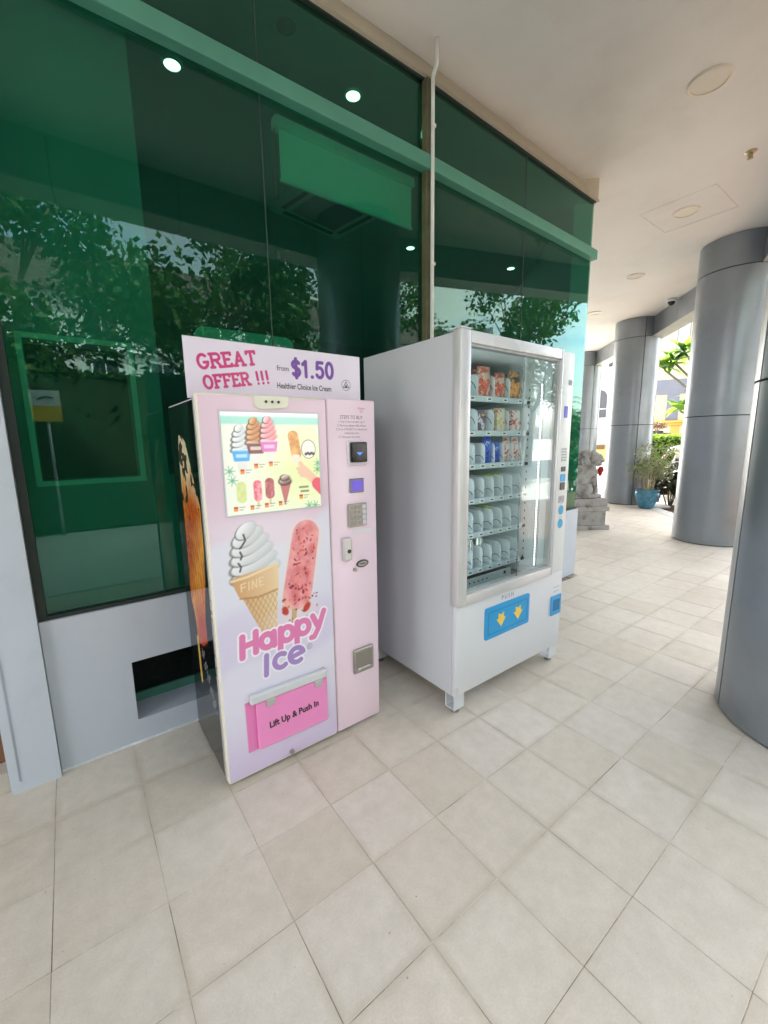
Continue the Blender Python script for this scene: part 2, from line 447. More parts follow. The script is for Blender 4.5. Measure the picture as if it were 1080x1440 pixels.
# ground to the horizon and street
def ground_mat():
    t = NT('light_paving')
    c = t.ramp(t.noise(.7, 6).outputs['Fac'], [(.3, (.46, .44, .41)), (.7, (.58, .56, .53))]).outputs['Color']
    t.link(c, t.b.inputs['Base Color']); t.b.inputs['Roughness'].default_value = .85
    t.bump(t.noise(40, 4).outputs['Fac'], .2, .01); return t.m
g = MB(); g.add([(-600, -600, -.09), (600, -600, -.09), (600, 600, -.09), (-600, 600, -.09)], [(0, 1, 2, 3)])
struct(g.build('ground', ground_mat()))
g = MB(); g.add([(-200, -17.0, -.084), (200, -17.0, -.084), (200, -8.2, -.084), (-200, -8.2, -.084)], [(0, 1, 2, 3)])
struct(g.build('road', M('asphalt', (.075, .075, .08), .85, var=.2, scale=1.5, bump=.4, bscale=90)))
k = thing('kerb', 'pale concrete kerb along the road opposite the walkway', 'kerb')
for i in range(40):
    MB().rbox(-40 + i * 2, -38.01 + i * 2, -8.2, -8.0, -.09, .04, .012).build('kerb_stone', M('concrete', (.45, .44, .42), .85, var=.1, scale=4, bump=.2), k)
# walkway floor
EO = [.7, .7, .7, .32, .13, .13, .13]
edge = offset_line(CL, [e + .1 for e in EO])
fpoly = [(p.x, p.y) for p in edge] + [(9.0, 9.5), (-6.4, 9.5)]
fl = MB(); fl.prism(fpoly, -.088, -.0018)
floor = struct(fl.build('walkway_floor', m_grout))
def inside(x, y, poly):
    c = False; n = len(poly)
    for i in range(n):
        (x0, y0), (x1, y1) = poly[i], poly[(i + 1) % n]
        if (y0 > y) != (y1 > y) and x < (x1 - x0) * (y - y0) / (y1 - y0) + x0: c = not c
    return c
def px_of(P):
    q = Vector(P) - CAMP; z = q.dot(c_f)
    return (540 + 589.57 * q.dot(c_r) / z, 720 - 589.57 * q.dot(c_u) / z, z) if z > .15 else None
tiles = []
for i in range(-22, 48):
    for j in range(-10, 24):
        x, y = .1 + .3 * i + .15, .3 * j + .15
        if not inside(x, y, fpoly): continue
        if y > .1 and x < 4.3 + max(0, y - .1) * .85: continue      # inside the building
        p = px_of((x, y, 0))
        vis = p is not None and -120 < p[0] < 1200 and 560 < p[1] < 1620
        hid = (.45 < x < 1.15 and y > -.5) or (1.6 < x < 2.4 and y > -.65)
        tiles.append(((0 if vis and not hid else 1), (p[2] if p else 99), x, y))
tiles.sort()
tm = MB().rbox(-.1491, .1491, -.1491, .1491, -.010, 0, .0010, 1).mesh('tile', m_tile)
rest = MB()
for k_, (h_, d_, x, y) in enumerate(tiles):
    dz = random.uniform(-.0004, .0006)
    if k_ < 300 and h_ == 0:
        o = obj('tile', tm, floor, (x + random.uniform(-.0005, .0005), y + random.uniform(-.0005, .0005), dz))
        o.rotation_euler = (random.uniform(-.0012, .0012), random.uniform(-.0012, .0012), random.uniform(-.002, .002))
    else:
        rest.box(x - .149, x + .149, y - .149, y + .149, -.003, dz)
rt = rest.build('tile', m_tile, floor); rt['kind'] = 'stuff'
# edge kerb of the walkway between columns
ka = offset_line(CL, EO); kb = offset_line(CL, [e + .24 for e in EO])
ek = thing('walkway_edging', 'pale stone edging between the tiled walkway and the planting beds', 'edging')
for i in range(len(CL) - 1):
    n = 5
    for q in range(n):
        a0 = ka[i].lerp(ka[i + 1], q / n + .002); a1 = ka[i].lerp(ka[i + 1], (q + 1) / n - .002); b0 = kb[i].lerp(kb[i + 1], q / n + .002); b1 = kb[i].lerp(kb[i + 1], (q + 1) / n - .002)
        MB().prism([(b0.x, b0.y), (b1.x, b1.y), (a1.x, a1.y), (a0.x, a0.y)], -.085, .008).build('edging_stone', M('edging_stone', (.55, .53, .49), .8, var=.08, scale=5, bump=.15), ek)
# ceiling
cpo = offset_line(CL, .45)
cpoly = [(p.x, p.y) for p in cpo] + [(9.2, 7.4), (4.7, .60), (4.42, .30), (4.31, .24), (2.07, .16), (-6.4, .16)]
ceil = struct(MB().prism(cpoly, ZC, ZC + .06).build('walkway_ceiling', m_ceiling))
for (a, b, c_, d) in ((5.35, -.55, 6.05, .15),):   # flush access panels
    f = MB()
    w = .006
    f.box(a, c_, b, b + w, ZC - .003, ZC + .01).box(a, c_, d - w, d, ZC - .003, ZC + .01).box(a, a + w, b + w, d - w, ZC - .003, ZC + .01).box(c_ - w, c_, b + w, d - w, ZC - .003, ZC + .01)
    f.build('access_panel_seam', M('seam_paint', (.62, .61, .565), .8), ceil)
# mass of the storeys above (keeps the sun off the walkway)
up = offset_line(CL, .5)
bld = thing('office_building', 'office building with green tinted glass ground floor behind the vending machines', 'building')
MB().prism([(p.x, p.y) for p in up] + [(9.4, 8.5), (-6.4, 8.5)], ZC + .065, 11).build('upper_storeys', M('upper_wall', (.5, .52, .54), .6), bld)

# ------------------------------------------------------------------ facade (parts of office_building)
ZB, ZT0, ZT1, ZS = .717, 3.165, 3.248, 3.687
hx0, hx1, hz0, hz1 = .134, .70, .123, .427
MB().box(-.18, hx0, 0, .2, -.05, ZB).box(hx1, 2.075, 0, .2, -.05, ZB).box(hx0, hx1, 0, .2, hz1, ZB).box(hx0, hx1, 0, .2, -.05, hz0).build('plinth_wall', m_wall, bld)
rs = random.Random(3); zt = [.006 + .014 * max(0, mnoise.noise((i * .55, 3.1, 0))) + .004 * rs.random() for i in range(114)]
sm_ = MB(); vv = []; ff = []
for i, q in enumerate(zt): vv += [(-.18 + i * .02, -.0025, .0), (-.18 + i * .02, -.0025, q), (-.18 + i * .02, 0.0, q + .002)]
for i in range(len(zt) - 1): ff += [(3 * i, 3 * i + 3, 3 * i + 4, 3 * i + 1), (3 * i + 1, 3 * i + 4, 3 * i + 5, 3 * i + 2)]
sm_.add(vv, ff).build('sealant_strip', M('old_sealant', (.66, .68, .70), .8, var=.25, scale=14), bld)
hg = MB().box(hx0, hx1, .19, .198, hz0 + .045, hz1).build('vent_glass', M('dark_vent_glass', (.008, .014, .012), .3, var=.2, spec=.08), bld)
MB().box(hx0, hx1, .175, .198, hz0, hz0 + .045).build('vent_frame', m_teal, bld)
MB().box(-.351, -.182, -.03, .2, -.05, ZC).build('pilaster', m_wall, bld)
MB().box(-.3205, -.3145, -.0325, -.03, .05, 3.6).build('groove_shade_strip', M('groove_shadow_paint', (.30, .34, .38), .8), bld)  # raised strip, the groove's shadow put into its darker colour
MB().box(-1.4, -.352, .10, .2, 0.09, 2.4).build('door_panel', M('brown_door', (.22, .10, .05), .5, var=.2), bld)
MB().rbox(-1.4, -.352, .0, .099, -.05, .09, .006).build('door_step', M('tan_step', (.48, .43, .36), .7), bld)
MB().box(-1.4, -.352, .02, .2, 2.4, ZC).build('door_head', m_wall, bld)
MB().box(-6.4, -1.4, -.02, .2, -.05, ZC).build('side_wall', m_wall, bld)
def pane(x0, x1, z0, z1, par, loc=None, rz=None, y=.03):
    return MB().box(x0 + .003, x1 - .003, y, y + .01, z0, z1).build('window_pane', m_glass, par, loc=loc, rz=rz)
def facade_segment(xs, loc, rz, x0, x1, plinth):
    for a, b in zip(xs[:-1], xs[1:]):
        pane(a, b, ZB + .018, ZT0 - .002, bld, loc, rz); pane(a, b, ZT1 + .002, ZS - .012, bld, loc, rz)
    for xj in xs[1:-1]:
        MB().box(xj - .0029, xj + .0029, .0305, .039, ZB + .018, ZT0 - .002).box(xj - .0029, xj + .0029, .0305, .039, ZT1 + .002, ZS - .012).build('silicone_joint', M('joint_silicone', (.03, .06, .05), .6), bld, loc=loc, rz=rz)
    MB().rbox(x0, x1 + .012, -.028, .06, ZT0, ZT1, .004).build('transom', m_teal, bld, loc=loc, rz=rz)
    for ga, gb in ((ZB, ZB + .017), (ZS - .011, ZS)): MB().box(x0, x1, .015, .06, ga, gb).build('window_gasket', m_dkframe, bld, loc=loc, rz=rz)
    MB().add([(x0, -.012, ZS), (x1 + .03, -.012, ZS), (x1 + .03, .115, ZC + .002), (x0, .115, ZC + .002), (x0, .2, ZS), (x1 + .03, .2, ZS), (x1 + .03, .2, ZC + .002), (x0, .2, ZC + .002)],
             [(0, 1, 2, 3), (0, 4, 5, 1), (1, 5, 6, 2), (0, 3, 7, 4), (4, 7, 6, 5)]).build('fascia', m_fascia, bld, loc=loc, rz=rz)
    if plinth: MB().box(x0, x1, 0, .2, -.05, ZB).build('plinth_wall', m_wall, bld, loc=loc, rz=rz)
facade_segment([-.18, .955, 2.035], (0, 0, 0), 0, -.18, 2.07, False)
MB().box(-.1795, -.150, .012, .06, ZB + .017, ZS - .011).build('window_gasket', m_dkframe, bld)
SEGR = .0337; SL = 2.236
facade_segment([.03, 1.11, SL], (2.076, 0, 0), SEGR, .012, SL, True)
MB().rbox(-.038, .0, -.014, .06, ZB + .017, ZT0 - .001, .003).rbox(-.038, .0, -.014, .06, ZT1 + .001, ZS - .012, .003).build('mullion', m_bronze, bld, loc=(2.072, 0, 0))
MB().box(0, .024, .0, .06, ZB + .017, ZT0 - .001).box(0, .024, .0, .06, ZT1 + .001, ZS - .012).build('mullion', m_dkframe, bld, loc=(2.0725, 0, 0))
# return of the building past the corner
RC = (2.076 + SL * math.cos(SEGR), SL * math.sin(SEGR), 0); RA = R(49)
MB().box(.0, 9, .02, .2, -.05, ZB).build('plinth_wall', m_wall, bld, loc=RC, rz=RA)
MB().box(.03, 9, .03, .2, ZB + .001, ZS - .001).build('return_wall', m_wall, bld, loc=RC, rz=RA)
MB().box(0, 9, -.005, .2, ZS, ZC).build('fascia', m_fascia, bld, loc=RC, rz=RA)
# conduit pipe
pz = thing('conduit_pipe', 'thin white conduit pipe running down the window mullion behind the tall machine', 'pipe')
MB().tube([(2.088, -.046, ZC), (2.088, -.046, 3.765), (2.087, -.044, 3.745), (2.072, -.03, 3.685), (2.069, -.03, 3.665), (2.069, -.03, 0.0)], .0125, 10).build('pipe_run', m_pipe, pz, smooth=True)
for z in (3.4, 2.6, 1.6, .6):
    MB().rbox(2.052, 2.086, -.046, -.0285, z, z + .02, .003).build('pipe_clip', m_pipe, pz)

# ------------------------------------------------------------------ room behind the glass
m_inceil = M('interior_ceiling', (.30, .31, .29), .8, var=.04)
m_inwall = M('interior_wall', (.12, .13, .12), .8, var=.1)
rpoly = [(-.9, .07), (2.07, .07), (4.3, .145), (10, 6.7), (-.9, 6.7)]
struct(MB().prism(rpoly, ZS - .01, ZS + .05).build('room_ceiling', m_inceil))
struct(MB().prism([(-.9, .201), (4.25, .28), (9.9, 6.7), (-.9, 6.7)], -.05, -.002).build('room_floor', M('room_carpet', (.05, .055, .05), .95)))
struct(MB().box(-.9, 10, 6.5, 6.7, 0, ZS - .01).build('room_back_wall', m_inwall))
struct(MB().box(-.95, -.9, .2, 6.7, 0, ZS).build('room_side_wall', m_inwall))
# partition right behind the glass with a framed opening
pt = thing('partition_wall', 'pale partition standing right behind the glass beside the pilaster', 'partition')
m_part = M('partition_paint', (.27, .34, .34), .8, var=.06)
ox0, ox1, oz0, oz1 = -.10, .275, 1.31, 1.905
MB().box(-.17, ox0, .12, .24, .72, 3.66).box(ox1, .40, .12, .24, 1.31, 3.66).box(ox0, ox1, .12, .24, oz1, 3.66).box(ox0, ox1, .12, .24, .72, oz0).box(ox1, 1.9, .12, .24, .72, 1.31).build('partition_panel', m_part, pt)
fr = MB(); w = .022
fr.box(ox0 - w, ox1 + w, .108, .119, oz1, oz1 + w).box(ox0 - w, ox1 + w, .108, .119, oz0 - w, oz0).box(ox0 - w, ox0, .108, .119, oz0, oz1).box(ox1, ox1 + w, .108, .119, oz0, oz1)
fr.build('opening_frame', M('partition_trim', (.78, .82, .78), .5), pt)
# roller blind
rb = thing('roller_blind', 'half lowered pale roller blind hanging behind the glass under the transom', 'blind', (0, 0, 0))
MB().rbox(1.085, 2.005, .105, .108, 2.862, 3.10, .001).build('blind_fabric', M('blind_fabric', (.86, .88, .86), .8, var=.02, scale=2, bump=.06, bscale=400), rb)
MB().rbox(1.06, 2.02, .085, .15, 3.10, 3.155, .01).build('blind_case', M('blind_case', (.72, .74, .72), .4), rb)
MB().rbox(1.08, 2.01, .098, .115, 2.845, 2.862, .004).build('bottom_rail', M('blind_case', (.72, .74, .72), .4), rb)
MB().tube([(1.065, .12, 3.1), (1.055, .14, 2.9), (1.05, .13, 2.78), (1.07, .12, 2.76), (1.075, .12, 2.9), (1.07, .12, 3.1)], .002, 5).build('pull_cord', m_black, rb)
# poster sheet behind the sign
m_poster = M('poster_film', (.60, .74, .68), .6, var=.04)
def rrect(x0, x1, z0, z1, r, n=5):
    o = []
    for cx, cz, a in ((x1 - r, z1 - r, 0), (x0 + r, z1 - r, 90), (x0 + r, z0 + r, 180), (x1 - r, z0 + r, 270)):
        o += [(cx + r * math.cos(R(a + 90 * i / n)), cz + r * math.sin(R(a + 90 * i / n))) for i in range(n + 1)]
    return o
tag(MB().prism_y(rrect(.565, 1.085, 1.5, 2.035, .045)[::-1], .055, .062).build('window_poster', m_poster), 'pale round cornered board against the inside of the glass behind the price sign', 'board')
# cassette air conditioner
ac = thing('air_conditioner', 'square ceiling cassette air conditioner inside the dark room', 'air conditioner', (2.25, 1.62, ZS - .012), R(10))
m_ac = M('air_conditioner_plastic', (.52, .52, .5), .5, var=.03)
MB().rbox(-.42, .42, -.36, .36, -.05, -.001, .01).build('cover', m_ac, ac)
MB().rbox(-.26, .26, -.22, .22, -.056, -.0505, .003).build('grille', M('dark_grille', (.03, .03, .03), .6), ac)
for s_ in (-1, 1):
    MB().box(-.3, .3, s_ * .29 - .025, s_ * .29 + .025, -.053, -.0505).build('air_slot', m_gap, ac)
    MB().box(s_ * .34 - .025, s_ * .34 + .025, -.24, .24, -.053, -.0505).build('air_slot', m_gap, ac)
# lit downlights inside
m_lampon = M('lit_lamp', (.8, .85, .75), .4, emit=(1, .95, .74), estr=1.6)
m_ring = M('lamp_ring', (.7, .7, .66), .4)
def downlight(x, y, z, r, on, label, group, name='downlight'):
    d = thing(name, label, 'lamp', (x, y, z), 0, group)
    prof = [(r * .86, -.001), (r * .86, -.012), (r * 1.0, -.012), (r * 1.08, -.003), (r * 1.08, -.001)]
    MB().lathe(prof, 28).build('trim_ring', m_ring if on else M('soffit_ring', (.66, .61, .50), .5), d, angle=40)
    MB().lathe([(0.0001, -.006), (r * .86, -.006)], 28).build('lens', m_lampon if on else M('frosted_lens', (.66, .62, .52), .35, var=.06), d)
    if on:
        for a in range(7):
            cx, cy_ = (0, 0) if a == 0 else (r * .52 * math.cos(a * 1.047), r * .52 * math.sin(a * 1.047))
            MB().lathe([(r * .16, -.0075), (r * .2, -.0075)], 10, (cx, cy_)).build('lens_cell', m_ring, d)
    return d
for (x, y, lab) in ((.75, .80, 'lit round downlight behind the glass just below the transom, nearest the partition'), (1.74, .37, 'lit round downlight behind the glass above the transom and the roller blind'),
                    (3.46, 1.82, 'small lit downlight deep in the room between the roller blind and the mullion'), (4.93, 1.52, 'small lit downlight behind the window panes above the snack machine')):
    downlight(x, y, ZS - .0105, .052, True, lab, 'lit downlights inside the room')
sp = thing('ceiling_speaker', 'dark round speaker on the room ceiling above the transom', 'speaker', (1.2, .2, ZS - .0105))
MB().lathe([(.0001, -.008), (.05, -.008), (.055, -.001)], 20).build('speaker_grille', M('dark_grille', (.03, .03, .03), .6), sp)
# soffit downlights (unlit)
for (x, y, r, lab) in ((3.84, -.92, .125, 'large round frosted ceiling lamp above the walkway beside the tall machine'),
                  (5.70, -.18, .12, 'round frosted ceiling lamp between the window corner and the first wide column'),
                  (7.22, .97, .12, 'round frosted ceiling lamp in front of the column with the blue pot'),
                  (8.6, 2.3, .12, 'small round frosted ceiling lamp far along the walkway past the window corner')):
    downlight(x, y, ZC, r, False, lab, 'unlit lamps along the walkway ceiling', 'ceiling_lamp')
sk = thing('sprinkler_head', 'small brass sprinkler head hanging from the walkway ceiling', 'sprinkler', (5.02, -.88, ZC))
MB().lathe([(.0001, -.012), (.035, -.012), (.045, 0)], 16).build('rosette', M('old_brass', (.45, .36, .2), .4, .6, var=.2), sk, smooth=True)
MB().lathe([(.0001, -.05), (.012, -.05), (.016, -.03), (.012, -.012)], 10).build('nozzle', M('old_brass', (.45, .36, .2), .4, .6), sk, smooth=True)
MB().lathe([(.0001, -.056), (.022, -.054), (.022, -.05)], 10).build('deflector', M('old_brass', (.45, .36, .2), .4, .6), sk)
cv = thing('security_camera', 'small dome security camera on the ceiling near the beam', 'camera', (8.93, 1.08, ZC))
MB().lathe([(.0001, -.05), (.075, -.05), (.085, -.04), (.085, 0)], 20).build('housing', m_white, cv, angle=40)
MB().ball((0, 0, -.05), .06, 14, 8).build('dome', M('dark_dome', (.01, .01, .012), .1), cv, smooth=True)

# ------------------------------------------------------------------ columns and beams
m_dark = m_gap
def column(c, joint, label, r=.435):
    t = thing('column', label, 'column', (c.x, c.y, 0), 0, None)
    MB().lathe([(r - .014, 0.0), (r - .014, ZC)], 48).build('core', m_dark, t, smooth=True)
    lv = [(.012, 1.714), (1.726, 3.494), (3.506, ZC - .006)]
    for z0, z1 in lv:
        for hpart in (0, 1):
            a0 = joint + hpart * 180 + .9; a1 = joint + hpart * 180 + 179.1; n = 30
            vs_ = []; fs_ = []
            for i in range(n + 1):
                a = R(a0 + (a1 - a0) * i / n)
                for rr in (r - .012, r):
                    for z in (z0, z1): vs_.append((rr * math.cos(a), rr * math.sin(a), z))
            for i in range(n):
                b = i * 4; e = b + 4
                fs_ += [(b + 2, e + 2, e + 3, b + 3), (b, b + 1, e + 1, e), (b, e, e + 2, b + 2), (b + 1, b + 3, e + 3, e + 1)]
            fs_ += [(0, 2, 3, 1), (n * 4, n * 4 + 1, n * 4 + 3, n * 4 + 2)]
            MB().add(vs_, fs_).build('cladding_panel', m_col, t, angle=40)
    return t
column(CC, -60, 'wide grey metal clad column standing nearest the two machines', .475)
column(CB, -119, 'grey metal clad column between the nearest column and the column with the blue pot')
column(CD, -138, 'grey metal clad column with the blue flower pot at its foot')
column(CE, -118, 'grey metal clad column behind the stone lion')
column(CA, -60, 'grey metal clad column out of view, opposite the pilaster')  # unseen column continuing the row, included for the light in the walkway
m_beamu = M('beam_underside', (.42, .43, .40), .5, .2, var=.05, scale=2)
bi = offset_line(CL, .16); bo = offset_line(CL, .47)
BL = ['metal clad beam running past the pilaster', 'metal clad beam opposite the vending machines', 'metal clad beam from the nearest column to the next wide column',
      'metal clad beam from the wide column to the column with the blue pot', 'metal clad beam above the stone lion', 'metal clad beam beyond the stone lion']
for i in range(len(CL) - 1):
    t = thing('canopy_beam', BL[i], 'beam'); n = 5
    for q in range(n):
        g0, g1 = q / n + .0012, (q + 1) / n - .0012
        a0 = bi[i].lerp(bi[i + 1], g0); a1 = bi[i].lerp(bi[i + 1], g1); b0 = bo[i].lerp(bo[i + 1], g0); b1 = bo[i].lerp(bo[i + 1], g1)
        nn = (b0 - a0).normalized() * .004
        MB().prism([(a0.x, a0.y), (a0.x + nn.x, a0.y + nn.y), (a1.x + nn.x, a1.y + nn.y), (a1.x, a1.y)][::-1], 3.508, ZC - .004).build('side_panel', m_col, t)
        MB().prism([(a0.x, a0.y), (b0.x, b0.y), (b1.x, b1.y), (a1.x, a1.y)], 3.500, 3.5075).build('soffit_panel', m_beamu, t)
        MB().prism([(b0.x - nn.x, b0.y - nn.y), (b0.x, b0.y), (b1.x, b1.y), (b1.x - nn.x, b1.y - nn.y)], 3.508, ZC + .3).build('side_panel', m_col, t)
    ai, ao = bi[i].lerp(bo[i], .06), bi[i].lerp(bo[i], .94); ci, co = bi[i + 1].lerp(bo[i + 1], .06), bi[i + 1].lerp(bo[i + 1], .94)
    MB().prism([(ai.x, ai.y), (ao.x, ao.y), (co.x, co.y), (ci.x, ci.y)], 3.51, ZC - .002).build('core', m_dark, t)
# ------------------------------------------------------------------ pink ice cream machine
PK = thing('ice_cream_vending_machine', 'pink ice cream vending machine with cone and popsicle pictures and a price sign', 'vending machine', (.392, -.582, 0))
W1, H1, D1 = .80, 1.645, .53
cab = MB().rbox(.004, W1 - .002, .045, D1, .035, H1 - .012, .006).build('cabinet', m_pinkpanel, PK)
MB().box(.02, W1 - .02, .06, D1 - .02, 0.0, .0345).build('base', m_gap, PK)
# black glossy side with its print: the far end of a huge popsicle and some scribbled lettering
P = Paint(.05, D1, .03, H1 - .02, .0032)
P.img[:] = (20, 22, 24)
cenx = lambda z: .20 + .10 * (z - .35) / 1.1
bar = P.sd_poly([(.385, 1.44), (.36, 1.50), (.30, 1.495), (.245, 1.47), (.185, 1.37), (.135, 1.285), (.085, 1.22), (.085, 1.05), (.112, .90), (.165, .72), (.165, .61), (.25, .56), (.33, .55), (.37, .67), (.42, .75), (.40, .99), (.396, 1.26)])
st = P.fbm(60, 3, 2) * .45 + P.fbm(16, 5, 4) * .55
streak = .5 + .5 * np.sin((P.U - .1 * P.V) * 150 + 9 * P.fbm(6, 9, 3))
f = np.clip((streak * .22 + st * .9 + .25 * np.sin(P.V * 9 + P.U * 14) - .12), 0, 1)[..., None]
colr = np.array((236, 170, 62.)) * (1 - f) + np.array((168, 48, 18.)) * f
creamy = np.clip((P.V - 1.14 - .14 * P.fbm(14, 2, 3)) / .16, 0, 1)[..., None]
colr = colr * (1 - creamy) + np.array((232, 216, 176.)) * creamy
red = np.clip((.80 - P.V) / .12, 0, 1)[..., None] * np.clip((.36 - P.U) / .06, 0, 1)[..., None]
colr = colr * (1 - red * .7) + np.array((190, 60, 50.)) * red * .7
P.put(bar, colr, .006)
holes = P.fbm(22, 31, 2)
P.put(np.where((holes > .66) & (P.V > 1.2), -.01, .01), (40, 26, 22), .006, .8 * (bar < 0))
P.put(P.sd_cap(.355, .56, .345, .36, .020), (222, 180, 92), .006)
for i in range(16):   # scribbled lettering
    rng = random.Random(i); u = .24 - .011 * i + .02 * (i % 3); z = .53 - .015 * i
    pl = [(u + .012 * q, z + .012 * math.sin(q * 2.1 + i)) for q in range(5)]
    P.put(P.strokes([pl], .0028), (196, 190, 188), .004, .8)
m_sideprint = M_print('side_print', .10, 0, 0.0)
P.build('side_panel', m_sideprint, PK, lambda U, V: np.stack([np.full_like(U, .0015), U, V], -1)[:, [0, 1, 2]])
MB().rbox(-.004, .004, .030, .0445, .03, H1 - .01, .0015).build('side_trim', m_alu, PK)
# door slab with cream edge and its picture
MB().rbox(.0, .536, .004, .044, .022, H1 + .004, .014, 3).build('door', m_cream, PK, angle=50)
P = Paint(.006, .530, .034, H1 - .006, .0021)
U, V = P.U, P.V
top, mid, bot = np.array((236, 206, 222.)), np.array((228, 226, 240.)), np.array((212, 194, 224.))
img = np.ones(P.img.shape) * top
wob = .05 * np.sin(U * 11 + 1.2) + .06 * P.fbm(5, 1, 2) + .25 * U
a = np.clip((1.02 + wob - .02 - V) / .05, 0, 1)[..., None]; img = img * (1 - a) + mid * a
a = np.clip((.78 + .05 * np.sin(U * 9) + .1 * U - V) / .06, 0, 1)[..., None]; img = img * (1 - a) + np.array((222, 214, 236.)) * a
a = np.clip((.55 + .03 * np.sin(U * 13) - V) / .05, 0, 1)[..., None]; img = img * (1 - a) + np.array((230, 226, 240.)) * a
a = np.clip((.34 - V) / .34, 0, 1)[..., None]; img = img * (1 - a) + bot * a
P.img = img
P.put(P.sd_ell(.20, 1.0, .22, .2), (240, 240, 246), .25, .6)
# soft serve
def swirl(P, tiers, hi, lo, dk, soft=.004):
    for (cx, cz, rx, rz, rot) in tiers:
        d = P.sd_ell(cx, cz, rx, rz, rot); x, y = P.loc(cx, cz, rot)
        P.put(d - .0035, dk, soft, .75 * np.clip(.35 - x / rx * .9, .15, 1))
        sh = np.clip(.62 + .42 * y / rz - .25 * x / rx - .35 * np.clip(d / rz + .35, 0, 1), 0, 1)[..., None]
        P.put(d, np.asarray(lo, float) * (1 - sh) + np.asarray(hi, float) * sh, soft)
swirl(P, [(.178, .935, .103, .038, .22), (.172, .975, .098, .036, .26), (.166, 1.015, .090, .035, .30), (.160, 1.053, .080, .034, .34), (.152, 1.088, .066, .033, .42), (.147, 1.115, .046, .028, .6)],
      (255, 255, 255), (204, 207, 210), (84, 88, 84))
P.put(P.strokes([[(.136, 1.10), (.142, 1.075), (.128, 1.055), (.118, 1.045)], [(.118, 1.03), (.125, 1.012), (.118, 1.0)], [(.108, .985), (.118, .968), (.112, .95)]], .0035), (50, 54, 50), .004, .9)
# cone
cone = P.sd_poly([(.072, .925), (.078, .905), (.10, .845), (.116, .832), (.185, .668), (.253, .664), (.262, .80), (.272, .86), (.274, .945), (.262, .958)])
lx = np.clip((U - .07) / .2, 0, 1)[..., None]
cc = np.array((214, 160, 104.)) * (1 - lx) + np.array((244, 214, 168.)) * lx
gridl = (np.abs(np.sin((U * 1.0 + V * .55) * 150)) < .28) | (np.abs(np.sin((U * 1.0 - V * .55) * 150)) < .28)
cc = np.where((gridl & (V < .835))[..., None], cc * .84, cc)
P.put(cone, cc, .004)
P.put(P.strokes([[(.074, .915), (.14, .922), (.272, .955)]], .005), (250, 226, 184), .005, .9)
P.put(P.strokes([[(.105, .836), (.18, .826), (.264, .842)]], .004), (186, 134, 84), .005, .8)
for q, pl in enumerate(([(.112, .865), (.112, .895), (.132, .898)], [(.112, .88), (.128, .882)], [(.143, .866), (.145, .9)], [(.157, .868), (.159, .902), (.175, .870), (.177, .905)], [(.205, .908), (.19, .907), (.188, .874), (.204, .876)], [(.19, .891), (.202, .892)])):
    P.put(P.strokes([pl], .0028), (246, 222, 178), .003, .9)
# popsicle
P.put(P.sd_cap(.412, 1.05, .352, .80, .078), (244, 226, 224), .03, .7)
pop = P.sd_cap(.410, 1.062, .356, .795, .064, .070)
n1 = P.fbm(34, 12, 3); n2 = P.fbm(70, 4, 2)
pc = np.array((238, 140, 142.)) + (n1 - .5)[..., None] * np.array((40, 90, 80.))
axis = ((U - .383) * .976 - (V - .93) * .2 * -1 * -1)
edgeb = np.clip(1 + pop / .03, 0, 1)[..., None]; pc = pc * (1 - edgeb * .35) + np.array((252, 214, 206.)) * edgeb * .35
P.put(pop, pc, .004)
rng = random.Random(5)
for i in range(62):
    t_ = rng.random(); cx = .410 + (.356 - .410) * t_ + rng.uniform(-.055, .055); cz = 1.09 + (.76 - 1.09) * t_
    P.put(P.sd_ell(cx, cz, rng.uniform(.003, .011), rng.uniform(.002, .006), rng.uniform(0, 3)), rng.choice([(168, 40, 62), (120, 30, 50), (206, 66, 60), (232, 96, 70)]), .003, .9)
P.put(P.sd_box(.322, .346, .655, .735, .004, -.1), (214, 180, 136), .003)
P.put(P.sd_ell(.33, .70, .10, .035), (246, 222, 222), .06, .6)
P.put(P.sd_box(.322, .346, .66, .735, .004, -.1), (210, 176, 132), .003)
for cx, cz, a_, b_, r_ in ((.295, .735, .012, .020, .35), (.398, .728, .013, .022, -.6)):
    P.put(P.sd_ell(cx, cz, a_ + .004, b_ + .004, r_), (240, 150, 120), .004); P.put(P.sd_ell(cx, cz, a_, b_, r_), (196, 52, 40), .004)
for i in range(26):
    P.put(P.sd_ell(rng.uniform(.28, .49), rng.uniform(.665, .80), rng.uniform(.003, .008), rng.uniform(.002, .005), rng.uniform(0, 3)), rng.choice([(150, 44, 50), (110, 30, 44), (190, 150, 60)]), .003, .9)
# big rounded lettering
def ring(cx, cz, rx, rz, a0=0, a1=360, n=18): return arc(cx, cz, rx, rz, a0, a1, n)
HP = [[(.096, .58), (.101, .67)], [(.154, .588), (.158, .678)], [(.099, .627), (.156, .634)],
      ring(.205, .623, .027, .030), [(.237, .655), (.236, .594)],
      [(.268, .66), (.262, .548)], ring(.297, .628, .028, .031),
      [(.347, .668), (.341, .556)], ring(.376, .636, .028, .031),
      [(.424, .676), (.446, .626)], [(.482, .688), (.452, .612), (.428, .574), (.414, .574)]]
d = P.strokes(HP, .0135); P.put(d - .008, (250, 246, 250), .003); P.put(d, (232, 128, 182), .0025)
IC = [[(.192, .468), (.198, .556)], ring(.262, .512, .030, .032, 55, 310), ring(.337, .514, .033, .034, 12, 305), [(.305, .509), (.369, .521)]]
d = P.strokes(IC, .0118); P.put(d - .007, (246, 244, 250), .003); P.put(d, (170, 138, 200), .0025)
d = np.abs(P.sd_ell(.402, .535, .0125, .0125)) - .0013; P.put(d, (150, 140, 160), .002)
P.put(P.strokes([[(.398, .528), (.398, .542), (.404, .54), (.404, .536), (.398, .535), (.406, .528)]], .001), (150, 140, 160), .002)
